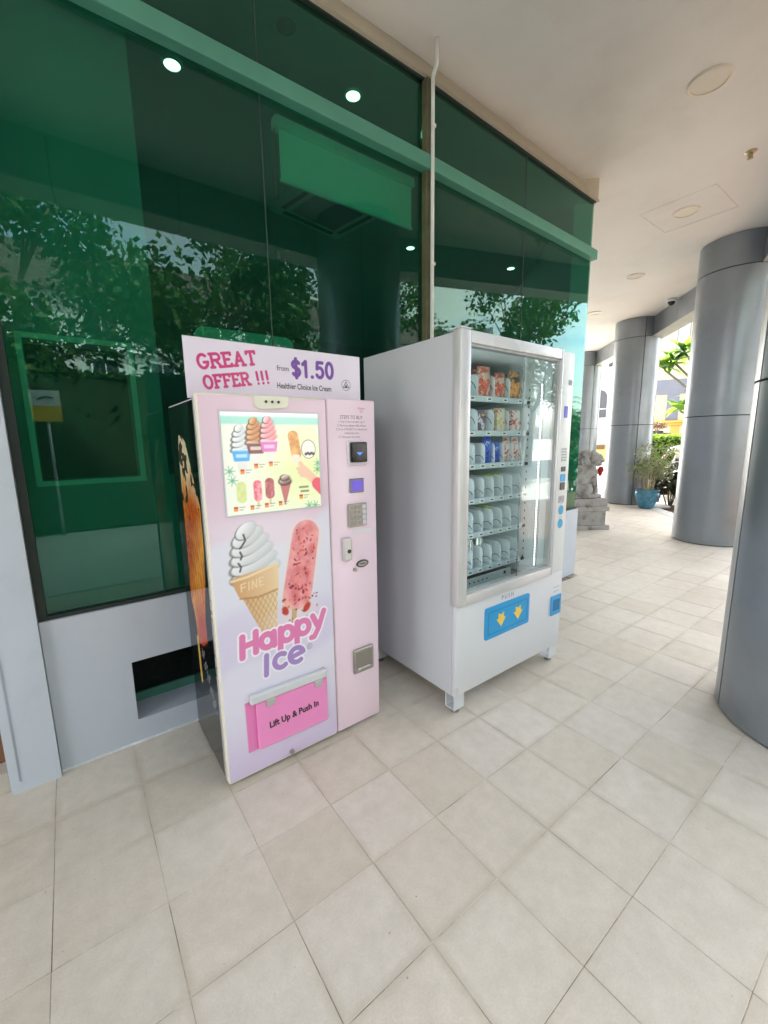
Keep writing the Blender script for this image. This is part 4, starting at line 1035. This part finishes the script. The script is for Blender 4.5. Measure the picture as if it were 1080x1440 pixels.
lb.ball((.10, 0, .625), (.13, .125, .13)); lb.ball((.20, 0, .605), (.085, .08, .055)); lb.ball((.195, 0, .535), (.07, .06, .028)); lb.ball((.27, 0, .625), (.022, .03, .02)); lb.ball((.18, 0, .685), (.06, .09, .03))
for i in range(60):
    a_ = random.uniform(0, 6.28); t_ = random.uniform(-.9, 1); p = Vector((-.02 + .02 * math.cos(a_), math.sin(a_) * .13, .60 + math.cos(a_) * .14)) + Vector((random.uniform(-.08, .02), 0, 0))
    lb.ball(p, random.uniform(.024, .038), 8, 6)
for i in range(8): lb.ball((-.10 + .006 * i - .015 * (i % 2), 0, .50 - .035 * i), .035, 8, 6)
capsule(lb, (-.27, 0, .10), (-.30, 0, .34), .04, .05); lb.ball((-.28, 0, .42), (.06, .05, .08))
lb.ball((-.02, 0, .015), (.30, .18, .03))
obj('body', remeshed(lb, 'body', m_stone, .009, 1), LN)
MB().ball((.235, -.03, .45), (.045, .06, .055), 10, 8).ball((.25, .03, .43), (.04, .045, .05), 10, 8).ball((.24, -.01, .40), (.03, .04, .06), 10, 8).build('ribbon', M('red_cloth', (.45, .02, .03), .6), LN, smooth=True)
PD = thing('stone_pedestal', 'stepped carved grey stone pedestal under the lion', 'pedestal', (6.70, 1.27, 0), R(-34))
MB().rbox(-.33, .33, -.23, .23, .0, .07, .008).build('foot_course', m_stone, PD)
MB().rbox(-.28, .28, -.19, .19, .0705, .30, .01).build('shaft', m_stone, PD)
MB().rbox(-.32, .32, -.22, .22, .3005, .38, .012).build('moulding', m_stone, PD)
MB().rbox(-.29, .29, -.20, .20, .3805, .4995, .008).build('top_slab', m_stone, PD)
for s_ in (-1, 1): MB().rbox(.2805, .30, s_ * .10 - .05, s_ * .10 + .05, .11, .26, .008).build('carved_panel', m_stone, PD)

# ------------------------------------------------------------------ vegetation helpers
LEAFQ = [(-.0, -.5, 0), (.28, -.1, .04), (.0, .5, 0), (-.28, -.1, .04)]
def leaf_cloud(mb, n, sampler, size, rng, up=.3):
    for i in range(n):
        p = Vector(sampler()); s_ = size * rng.uniform(.6, 1.35)
        nrm = Vector((rng.gauss(0, 1), rng.gauss(0, 1), rng.gauss(0, 1) + up * 2)).normalized()
        q = nrm.to_track_quat('Z', 'Y'); sp_ = rng.uniform(0, 6.28); c_, n_ = math.cos(sp_), math.sin(sp_)
        mb.add([p + q @ (Vector((x * c_ - y * n_, x * n_ + y * c_, z)) * s_) for x, y, z in LEAFQ], [(0, 1, 2, 3)])
def clump_sampler(clumps, rng):
    def f():
        c, r = rng.choice(clumps)
        while True:
            v = Vector((rng.uniform(-1, 1), rng.uniform(-1, 1), rng.uniform(-1, 1)))
            if .35 < v.length < 1: break
        return (c[0] + v.x * r[0], c[1] + v.y * r[1], c[2] + v.z * r[2])
    return f
m_bark = M('bark', (.13, .10, .075), .9, var=.3, scale=9, bump=.6, bscale=30)
m_leafA = M_leaf('leaf_mid_green', (.028, .075, .016), (.085, .16, .032))
m_leafB = M_leaf('leaf_bright_green', (.11, .21, .025), (.25, .38, .06))
m_leafD = M_leaf('leaf_dark', (.025, .035, .022), (.10, .10, .06))
m_leafY = M_leaf('leaf_yellow_green', (.20, .22, .03), (.42, .36, .06))
m_leafP = M_leaf('leaf_pale_feathery', (.16, .20, .09), (.32, .36, .18))
def tree(x, y, h, crown, label, seed, n=5200, leaf=.20):
    rng = random.Random(seed); t = thing('rain_tree', label, 'tree', (x, y, -.09), 0, 'trees across the street')
    tr = MB(); base = h * .34
    bend = [(0, 0, 0), (.08 * rng.uniform(-1, 1), .08, base * .5), (.2 * rng.uniform(-1, 1), .15, base)]
    tr.tube(bend, .22, 10, .16)
    clumps = []
    for i in range(9):
        a_ = i * 6.28 / 9 + rng.uniform(-.3, .3); rr = crown * rng.uniform(.35, .95); z_ = base + (h - base) * rng.uniform(.12, .9)
        tip = (rr * math.cos(a_), rr * math.sin(a_), z_)
        mid_ = (tip[0] * .4 + rng.uniform(-.2, .2), tip[1] * .4, base + (z_ - base) * .55)
        tr.tube([bend[-1], mid_, tip], .085, 7, .02)
        clumps.append((tip, (crown * .42, crown * .42, (h - base) * .22)))
        for q in range(2):
            t2 = (tip[0] + rng.uniform(-.9, .9), tip[1] + rng.uniform(-.9, .9), tip[2] + rng.uniform(-.6, .7)); tr.tube([mid_, t2], .03, 5, .008); clumps.append((t2, (crown * .26, crown * .26, (h - base) * .13)))
    tr.build('trunk', m_bark, t, smooth=True)
    lf = MB(); leaf_cloud(lf, n, clump_sampler(clumps, rng), leaf, rng); lf.build('crown', m_leafA, t)
    return t
TL = ['broad leafy street tree facing the pilaster', 'street tree opposite the pink machine', 'spreading street tree opposite the tall machine', 'street tree opposite the wide columns', 'street tree mirrored past the tall machine', 'far street tree at the end of the row']
for i, (x, y, h, c, n) in enumerate(((-.9, -9.6, 7.6, 3.0, 7200), (3.3, -10.0, 7.8, 3.2, 8000), (7.6, -11.0, 8.0, 3.2, 7000), (14.6, -7.6, 8.0, 3.0, 5600), (20.5, -13.5, 8.8, 3.4, 4200), (-6.4, -11.0, 8.5, 3.3, 3600))):
    tree(x, y, h, c, TL[i], 20 + i, n)
# hedge and shrubs behind the columns
def hedge(x, y, rz, L, T, Hh, label, mat, n, leaf, name='clipped_hedge', z0=-.09):
    rng = random.Random(int(x * 10)); t = thing(name, label, 'hedge', (x, y, z0), rz)
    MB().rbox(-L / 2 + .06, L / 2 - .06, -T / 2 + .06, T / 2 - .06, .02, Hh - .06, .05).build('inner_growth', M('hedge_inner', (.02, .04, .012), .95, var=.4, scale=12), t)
    lf = MB()
    def f():
        k_ = rng.random()
        x_, y_, z_ = rng.uniform(-L / 2, L / 2), rng.uniform(-T / 2, T / 2), rng.uniform(.03, Hh)
        if k_ < .45: y_ = -T / 2 + rng.uniform(-.03, .06)
        elif k_ < .75: z_ = Hh + rng.uniform(-.06, .03)
        elif k_ < .87: x_ = rng.choice((-1, 1)) * (L / 2 - rng.uniform(0, .05))
        return (x_, y_, z_)
    leaf_cloud(lf, n, f, leaf, rng); lf.build('foliage', mat, t)
    return t
VR = math.atan2(-.94, .337)
hedge(15.6, 2.15, VR, 4.2, .8, 1.58, 'clipped bright green hedge behind the yellow green shrubs', m_leafB, 7000, .11)
def bush(x, y, w, h, label, mat, n, leaf, name='garden_shrub', seed=1, cat='shrub', z0=-.05):
    rng = random.Random(seed); t = thing(name, label, cat, (x, y, z0))
    st_ = MB(); clumps = []
    for i in range(9):
        a_ = rng.uniform(0, 6.28); rr = w * rng.uniform(.1, .45); tip = (rr * math.cos(a_), rr * math.sin(a_), h * rng.uniform(.55, .92))
        st_.tube([(tip[0] * .15, tip[1] * .15, 0), (tip[0] * .5, tip[1] * .5, tip[2] * .5), tip], .014, 5, .006); clumps.append((tip, (w * .24, w * .24, h * .2)))
    st_.build('stem', M('shrub_stem', (.16, .13, .09), .9), t)
    lf = MB(); leaf_cloud(lf, n, clump_sampler(clumps, rng), leaf, rng, .6); lf.build('foliage', mat, t); return t
bush(12.5, 2.15, 1.1, .78, 'yellow green shrub at the left end of the bed behind the blue pot', m_leafY, 900, .10, seed=3)
bush(12.9, 1.25, 1.2, .80, 'yellow green shrub in front of the clipped hedge', m_leafY, 1000, .10, seed=4)
bush(13.2, .3, 1.2, .8, 'yellow green shrub behind the wide column', m_leafY, 700, .10, seed=5)
for i, (x, y, w_, h_, lab) in enumerate(((10.9, 1.72, .8, .80, 'dark leaved shrub growing just behind the blue pot'), (10.5, .95, .9, .86, 'dark leaved shrub in the bed between two columns'), (11.3, 1.1, 1.0, .95, 'tall dark leaved shrub at the back of the bed'), (9.6, .1, .9, .8, 'dark leaved shrub beside the wide column'), (8.9, -.9, 1.0, .8, 'dark leaved shrub in the bed outside the wide column'), (10.25, 1.25, .7, .7, 'small dark leaved shrub at the edge of the bed by the loose slab'), (11.9, 1.55, 1.0, .95, 'dark leaved shrub in front of the seated person'))):
    bush(x, y, w_, h_, lab, m_leafD, 620, .16, seed=10 + i)
# planting bed of soil
so = offset_line(CL, [e + .245 for e in EO]); sf = offset_line(CL, 5.6)
for i, lab in ((2, 0), (3, 1)):
    a, b, c_, d = so[i], so[i + 1], sf[i + 1], sf[i]
    struct(MB().prism([(a.x, a.y), (d.x, d.y), (c_.x, c_.y), (b.x, b.y)], -.088, -.05).build('planting_soil', M('garden_soil', (.13, .065, .04), .95, var=.3, scale=6, bump=.8, bscale=30)))
# blue glazed pot with a feathery plant
PT = thing('flower_pot', 'round blue glazed flower pot at the foot of a column', 'pot', (9.52, 1.42, .008))
MB().lathe([(.0001, .0), (.13, .0), (.14, .02), (.175, .10), (.215, .24), (.225, .31), (.215, .345), (.228, .36), (.228, .385), (.205, .385), (.198, .33), (.0001, .32)], 32).build('bowl', M('blue_glaze', (.025, .17, .27), .22, var=.45, scale=14, coat=.5), PT, angle=45)
MB().lathe([(.0001, .345), (.196, .345)], 20).build('soil', M('garden_soil', (.13, .065, .04), .95), PT)
FP = thing('feathery_plant', 'spindly pale green plant with thin stems growing from the blue pot', 'plant', (9.52, 1.42, .35))
rng = random.Random(77)
st_ = MB(); clumps = []
for i in range(26):
    a_ = rng.uniform(0, 6.28); sp_ = rng.uniform(.08, .40); hh = rng.uniform(.45, .95); tip = (sp_ * math.cos(a_), sp_ * math.sin(a_), hh)
    st_.tube([(.09 * math.cos(a_), .09 * math.sin(a_), 0), (tip[0] * .45, tip[1] * .45, hh * .5), tip], .007, 5, .003)
    clumps += [(tip, (.10, .10, .12)), ((tip[0] * .75, tip[1] * .75, hh * .72), (.09, .09, .12))]
st_.build('stem', M('pale_stem', (.36, .32, .2), .8), FP); lf = MB(); leaf_cloud(lf, 1500, clump_sampler(clumps, rng), .050, rng); lf.build('foliage', m_leafP, FP)
sl = tag(MB().rbox(-.02, .32, -.25, .05, 0, .045, .01).build('loose_slab', M('edging_stone', (.55, .53, .49), .8), loc=(9.64, 1.26, .008), rz=R(40)), 'loose pale stone slab lying beside the blue pot', 'stone')
# frangipani with big leaf rosettes
m_fl = M_leaf('frangipani_leaf', (.10, .22, .025), (.22, .36, .05), .45, .3); m_fl2 = M_leaf('frangipani_leaf_dark', (.035, .09, .018), (.07, .14, .03), .35, .3)
FG = thing('frangipani_tree', 'frangipani tree with rosettes of long glossy leaves seen between two columns', 'tree', (13.55, .6, -.05))
tr = MB()
def leaf_mesh(mat, L=.58, w=.09):
    m_ = MB(); prof = [0, .55, .9, 1, .8, .35, .02]; vs_ = []
    for i, q in enumerate(prof):
        t_ = i / 6; x = L * t_; z = .05 * math.sin(t_ * 2.2) - .12 * t_ * t_
        vs_ += [(x, -w * q, z + .018 * q), (x, 0, z), (x, w * q, z + .018 * q)]
    return m_.add(vs_, [(3 * i + k_, 3 * i + 3 + k_, 3 * i + 4 + k_, 3 * i + 1 + k_) for i in range(6) for k_ in (0, 1)]).mesh('leaf', mat, True)
lm = [leaf_mesh(m_fl), leaf_mesh(m_fl2, .46, .078), leaf_mesh(m_fl, .40, .07)]
o0 = Vector((13.55, .6, -.05))
tips = [Vector((13.05, 2.62, 3.22)), Vector((13.12, 2.42, 3.38)), Vector((13.20, 2.25, 3.62)), Vector((13.25, 2.22, 2.12)), Vector((13.3, 1.9, 3.75)), Vector((13.35, 1.85, 2.35)), Vector((13.2, 1.2, 3.9)), Vector((13.6, .3, 4.1)), Vector((14.2, .8, 3.9))]
fork = Vector((13.5, .9, 1.5)); tr.tube([(0, 0, 0), fork * .5 - o0 * .5, fork - o0], .11, 9, .085)
rng = random.Random(9)
for tp in tips:
    md = fork.lerp(tp, .5) + Vector((.1, -.1, -.1)); tr.tube([fork - o0, md - o0, tp - o0], .06, 8, .026)
tr.build('trunk', M('grey_bark', (.24, .22, .19), .85, var=.2, scale=8, bump=.3), FG, smooth=True)
for tp in tips:
    for i in range(20):
        o = obj('leaf', lm[i % 3], FG, tuple(tp - o0 + Vector((0, 0, .03 * (i % 4)))))
        o.rotation_euler = (rng.uniform(-.3, .3), rng.uniform(-.85, .45), i * 2.4 + rng.uniform(-.3, .3))
# palms and shrubs outside the beam, mirrored in the glass corner
def palm(x, y, h, label, seed, fr=16, L=1.3):
    rng = random.Random(seed); t = thing('garden_palm', label, 'palm', (x, y, -.09)); tr = MB(); tr.tube([(0, 0, 0), (.05, .03, h * .5), (.02, 0, h)], .07, 8, .05); tr.build('trunk', m_bark, t, smooth=True)
    for i in range(fr):
        a_ = i * 2.4; el = rng.uniform(-.2, 1.1); m_ = MB(); pts = []
        for q in range(7):
            t_ = q / 6; pts.append(Vector((math.cos(a_) * L * t_ * math.cos(el), math.sin(a_) * L * t_ * math.cos(el), h + L * t_ * math.sin(el) - .7 * L * t_ * t_ * .8)))
        m_.tube(pts, .010, 4, .004); sd = Vector((-math.sin(a_), math.cos(a_), 0))
        for q in range(1, 7):
            for s_ in (-1, 1):
                b_ = pts[q]; tp = b_ + sd * s_ * .26 * (1.1 - q / 8) + (pts[q] - pts[q - 1]) * .9 - Vector((0, 0, .06)); w_ = (pts[q] - pts[q - 1]) * .14
                m_.add([b_ - w_, b_ + w_, tp], [(0, 1, 2)])
        m_.build('frond', m_leafA, t)
palm(12.9, -4.0, 2.2, 'garden palm with drooping fronds outside the wide columns', 3)
palm(15.2, -5.6, 2.6, 'second garden palm farther out in the planting', 4)
for i, (x, y, w_, h_, lab) in enumerate(((11.6, -3.4, 1.8, 2.0, 'tall garden bush in the planting outside the walkway'), (13.9, -4.7, 2.0, 2.3, 'tall garden bush between the two palms'), (16.5, -6.0, 2.2, 2.2, 'tall garden bush beyond the second palm'), (9.8, -3.0, 1.4, 1.2, 'low garden bush beside the walkway edging'))):
    bush(x, y, w_, h_, lab, m_leafA, 1300, .18, seed=40 + i, z0=-.09)
hedge(-1.6, -7.3, 0, 7.4, .8, 2.8, 'tall leafy hedge along the road facing the pilaster', m_leafA, 7500, .15)
hedge(6.4, -7.2, 0, 8.4, .7, 1.1, 'long low hedge along the near side of the road', m_leafA, 4200, .13)

# ------------------------------------------------------------------ buildings beyond
def wall_with(t, mat, x0, x1, z0, z1, y0=0.0, y1=6.0, name='wall'):
    return MB().box(x0, x1, y0, y1, z0, z1).build(name, mat, t)
m_creamw = M('cream_wall_paint', (.46, .42, .25), .8, var=.04, scale=.6); m_greyw = M('grey_window_bay', (.13, .135, .165), .5, var=.05, scale=1)
m_orange = M('ochre_paint', (.55, .31, .06), .75, var=.08, scale=1.5); m_peach = M('peach_wall', (.66, .50, .36), .8, var=.06)
m_wwall = M('white_wall_paint', (.78, .78, .76), .75, var=.04, scale=.7); m_dkglass = M('dark_window_glass', (.03, .035, .045), .12, var=.3, scale=.8)
m_brown = M('brown_sign_board', (.16, .09, .05), .6)
Y = thing('cream_apartment_house', 'cream and grey house with an ochre ground floor seen between the columns', 'house', (27.85, 8.95, -.09), VR)
wall_with(Y, m_creamw, -1.1, 12, 2.48, 11); wall_with(Y, m_peach, -1.1, 12, 0, 2.2, .05)
for i, (z0, z1, d) in enumerate(((2.2, 2.34, -.15), (2.34, 2.47, -.28))): MB().rbox(-1.1, 12, d, .3, z0 + .001, z1, .02).build('cornice', m_orange, Y)
MB().box(-1.1, 12, -.06, -.001, 3.95, 4.78).build('grey_band', m_greyw, Y)
for x in range(0, 11, 2):
    MB().box(1.03 + x * .82, 1.62 + x * .82, -.05, -.001, 2.49, 3.949).build('grey_bay', m_greyw, Y)
    w_ = MB().box(1.24 + x * .82, 1.84 + x * .82, -.04, -.001, 6.15, 8.4).build('window', m_greyw, Y)
    MB().rbox(1.14 + x * .82, 1.94 + x * .82, -.14, -.001, 6.03, 6.149, .01).build('sill', m_wwall, w_)
    MB().box(1.29 + x * .82, 1.79 + x * .82, -.046, -.0405, 6.2, 8.35).build('pane', M('pale_pane', (.34, .36, .42), .15), w_)
MB().box(1.32, 1.75, -.03, .045, 0, 2.19).build('ochre_pilaster', m_orange, Y)
for x in (.1, 3.4): MB().box(x, x + .9, .02, .045, .4, 1.9).build('ground_window', m_dkglass, Y)
Wb = thing('white_arcade_house', 'white house with a balustrade and a dark arched window behind the stone lion', 'house', (29.0, 11.9, -.09), VR - .05)
wall_with(Wb, m_wwall, -6, 2.2, 1.72, 5.3); wall_with(Wb, M('yellow_wall_paint', (.72, .52, .20), .8, var=.05), -6, 2.2, 0, 1.1, .1); wall_with(Wb, M('stone_dado', (.58, .52, .44), .8), -6, 2.2, 1.101, 1.719, .02)
MB().rbox(-6, 2.25, -.30, .2, 2.62, 2.80, .02).build('ledge', m_wwall, Wb)
MB().rbox(-6, 2.25, -.34, .2, 2.12, 2.30, .02).build('ledge', M('pale_green_trim', (.42, .50, .46), .7), Wb)
def arch_pts(cx, w_, z0, z1, n=12): return [(cx - w_ / 2, z0)] + [(cx + w_ / 2, z0)] + [(cx + w_ / 2 * math.cos(R(a_)), z1 - w_ / 2 + w_ / 2 * math.sin(R(a_))) for a_ in np.linspace(0, 180, n)]
for cx in (-4.2, -2.3, -.35, 1.5):
    wa = MB().prism_y(arch_pts(cx, 1.06, 2.801, 4.80)[::-1], -.06, -.002).build('arch_window', m_wwall, Wb)
    MB().prism_y(arch_pts(cx, .92, 2.86, 4.68)[::-1], -.066, -.0605).build('pane', m_dkglass, wa)
    MB().box(cx - .44, cx + .44, -.075, -.0665, 3.42, 3.47).box(cx - .02, cx + .02, -.0762, -.0752, 2.86, 4.66).build('glazing_bar', m_wwall, wa)
MB().rbox(-6, 2.3, -.25, .3, 5.15, 5.301, .02).build('cornice', m_wwall, Wb)
for i in range(36): MB().lathe([(.05, 5.30), (.03, 5.4), (.06, 5.6), (.03, 5.85), (.05, 5.95)], 8, (-5.9 + i * .23, -.1)).build('baluster', m_wwall, Wb, smooth=True)
MB().rbox(-6, 2.3, -.2, .02, 5.951, 6.07, .01).build('handrail', m_wwall, Wb)
for cx in (-4.0, -2.05, -.1, 1.85): MB().rbox(cx - .14, cx + .14, -.24, .06, 5.302, 8.4, .01).build('loggia_post', m_wwall, Wb)
wall_with(Wb, m_wwall, -6, 2.2, 5.302, 9.5, 1.6); MB().box(-5.9, 2.1, 1.55, 1.599, 6.15, 7.6).build('loggia_glass', m_dkglass, Wb)
MB().box(-6, 2.25, -.25, 1.6, 8.4, 9.5).build('upper_front', m_wwall, Wb)
MB().rbox(-.75, .12, .0, .099, .78, 1.05, .01).build('name_board', m_brown, Wb)
# dry shrub in a dark trough behind the hedge
TR_ = thing('trough_planter', 'dark trough planter standing behind the clipped hedge', 'planter', (20.2, 5.35, -.09), VR)
MB().rbox(-.55, .5, -.2, .2, 0, 1.72, .02).build('trough', M('dark_trough', (.035, .03, .028), .7), TR_)
bush(20.2, 5.35, .75, .42, 'dry brown rounded shrub growing in the dark trough', M_leaf('dry_leaf', (.10, .06, .03), (.20, .12, .07)), 500, .09, name='dry_shrub', seed=70, z0=1.63)
# white terrace across the street (seen mirrored in the glass)
SB = thing('white_terrace', 'long white terrace house with tall windows across the street', 'house', (5, -27, -.09), R(180))
wall_with(SB, M('weathered_white_wall', (.46, .46, .44), .8, var=.08), -22, 22, 0, 9.6, 0, 8)
MB().prism_y([(-22.6, 9.6), (22.6, 9.6), (21.5, 11.6), (-21.5, 11.6)], -.6, 8.6).build('roof', M('roof_tile', (.10, .075, .065), .8, var=.2, scale=3), SB)
for fl_i, (z0, z1) in enumerate(((1.0, 2.9), (4.0, 6.3), (7.2, 8.9))):
    for i in range(15):
        cx = -20.5 + i * 2.9
        w_ = MB().rbox(cx - .72, cx + .72, -.10, -.002, z0 - .1, z1 + .12, .02).build('window', M('window_frame_white', (.6, .6, .58), .6), SB)
        MB().box(cx - .6, cx - .03, -.108, -.1005, z0, z1).build('pane', m_dkglass, w_); MB().box(cx + .03, cx + .6, -.108, -.1005, z0, z1).build('pane', m_dkglass, w_)
for z in (3.4, 6.75): MB().rbox(-22.1, 22.1, -.35, .1, z, z + .22, .03).build('string_course', m_wwall, SB)
GB = thing('grey_block', 'plain grey flat roofed block beyond the street trees', 'building', (52, -34, -.09), R(150))
wall_with(GB, M('grey_render', (.36, .37, .37), .8), -7, 7, 0, 15.2, 0, 8)
for r_ in range(4):
    for i in range(6): MB().box(-6.2 + i * 2.2, -4.9 + i * 2.2, -.05, -.001, 1.5 + r_ * 3.4, 3.2 + r_ * 3.4).build('window', m_dkglass, GB)
# small road sign
RS = thing('road_sign', 'small white and yellow road sign on a thin grey pole by the road', 'sign', (-.20, -6.75, -.09))
MB().tube([(0, 0, 0), (0, 0, 2.45)], .025, 10).build('pole', M('galvanised', (.45, .46, .46), .45, .7), RS, smooth=True)
MB().rbox(-.2, .2, .03, .045, 1.95, 2.2, .005).build('yellow_plate', M('sign_yellow', (.72, .45, .04), .5), RS)
MB().rbox(-.2, .2, .03, .045, 2.201, 2.45, .005).build('white_plate', M('sign_white', (.78, .78, .76), .5), RS)
MB().tube([(-.1, .0465, 2.30), (0, .0465, 2.35), (.11, .0465, 2.33)], .015, 6).build('pictogram', m_black, RS)

# ------------------------------------------------------------------ person sitting on a low wall
LW = tag(MB().rbox(-.9, .9, -.2, .2, 0, .74, .02).build('low_wall', M('concrete', (.45, .44, .42), .85), loc=(13.42, 2.20, -.09), rz=VR), 'low concrete wall where the person sits', 'wall')
def skin(name, verts, edges, radii, mat, parent, root=0, sub=2):
    me = bpy.data.meshes.new(name); me.from_pydata(verts, edges, []); o = bpy.data.objects.new('tmp', me); COL.objects.link(o)
    o.modifiers.new('s', 'SKIN'); sm = o.modifiers.new('u', 'SUBSURF'); sm.levels = sub; sm.render_levels = sub
    sk_ = me.skin_vertices[0].data
    for i, r_ in enumerate(radii): sk_[i].radius = (r_, r_) if not hasattr(r_, '__len__') else r_
    sk_[root].use_root = True
    dg = bpy.context.evaluated_depsgraph_get(); dg.update()
    out = bpy.data.meshes.new_from_object(o.evaluated_get(dg)); bpy.data.objects.remove(o)
    out.materials.clear(); out.materials.append(mat); out.polygons.foreach_set('use_smooth', [True] * len(out.polygons)); out.name = name
    return obj(name, out, parent)
PS = thing('person', 'person in a white shirt sitting on a low wall with one arm reaching out', 'person', (13.42, 2.18, .65), VR)
m_skin = M('skin', (.42, .25, .17), .55); m_shirt = M('white_shirt', (.80, .80, .80), .8, var=.05, scale=8); m_trou = M('dark_trousers', (.03, .03, .04), .85)
# local: x = along the wall (towards the wide column), -y = towards the walkway, seat at z 0
V_ = [(0, 0, .10), (.01, .0, .30), (.03, -.02, .48), (.05, -.04, .56), (.08, -.07, .68), (-.20, -.03, .47), (-.34, -.12, .27), (-.48, -.26, .10), (.24, -.03, .47), (.30, -.12, .22), (.24, -.30, .12),
      (-.10, -.02, .09), (-.12, -.44, .08), (-.12, -.46, -.36), (-.12, -.58, -.40), (.10, -.02, .09), (.13, -.44, .09), (.12, -.44, -.36), (.12, -.56, -.40)]
E_ = [(0, 1), (1, 2), (2, 3), (3, 4), (2, 5), (5, 6), (6, 7), (2, 8), (8, 9), (9, 10), (0, 11), (11, 12), (12, 13), (13, 14), (0, 15), (15, 16), (16, 17), (17, 18)]
R_ = [(.15, .11), (.13, .10), (.13, .09), .05, (.075, .09), .055, .042, .032, .055, .042, .032, .085, .06, .042, .035, .085, .06, .042, .035]
skin('body', V_, E_, R_, m_skin, PS)
hv = MB().ball((.08, -.065, .72), (.085, .10, .115), 16, 12); hv.ball((.08, -.165, .71), (.016, .02, .025), 8, 6).ball((-.008, -.06, .71), (.012, .02, .03), 8, 6).ball((.168, -.06, .71), (.012, .02, .03), 8, 6)
obj('head', remeshed(hv, 'head', m_skin, .012, 2), PS)
MB().ball((.08, -.045, .75), (.092, .095, .105), 14, 10).build('hair', M('black_hair', (.015, .012, .01), .6), PS, smooth=True)
skin('shirt', [V_[0], V_[1], V_[2], (.04, -.03, .535), V_[5], (-.29, -.09, .34), V_[8], (.285, -.09, .30)], [(0, 1), (1, 2), (2, 3), (2, 4), (4, 5), (2, 6), (6, 7)], [(.172, .13), (.155, .12), (.155, .11), .06, .07, .066, .07, .066], m_shirt, PS)
skin('trousers', [(0, 0, .07), V_[11], V_[12], V_[13], V_[15], V_[16], V_[17]], [(0, 1), (1, 2), (2, 3), (0, 4), (4, 5), (5, 6)], [(.175, .125), .10, .075, .06, .10, .075, .06], m_trou, PS)
for hx, hy, hz, sx in ((-.50, -.30, .065, -1), (.24, -.34, .115, 1)):
    hm = MB(); capsule(hm, (hx, hy + .03, hz + .02), (hx, hy - .03, hz - .005), .028, .032, 4)
    for q in range(4): capsule(hm, (hx - .025 + .017 * q, hy - .05, hz - .01), (hx - .03 + .02 * q, hy - .115 + .008 * abs(q - 1.5), hz - .04), .0095, .008, 6)
    capsule(hm, (hx + .028 * sx, hy - .005, hz), (hx + .055 * sx, hy - .06, hz - .02), .011, .009, 5)
    obj('hand', remeshed(hm, 'hand', m_skin, .006, 1), PS)
for x in (-.12, .12): MB().ball((x, -.53, -.445), (.05, .13, .05), 12, 8).build('shoe', m_black, PS, smooth=True)
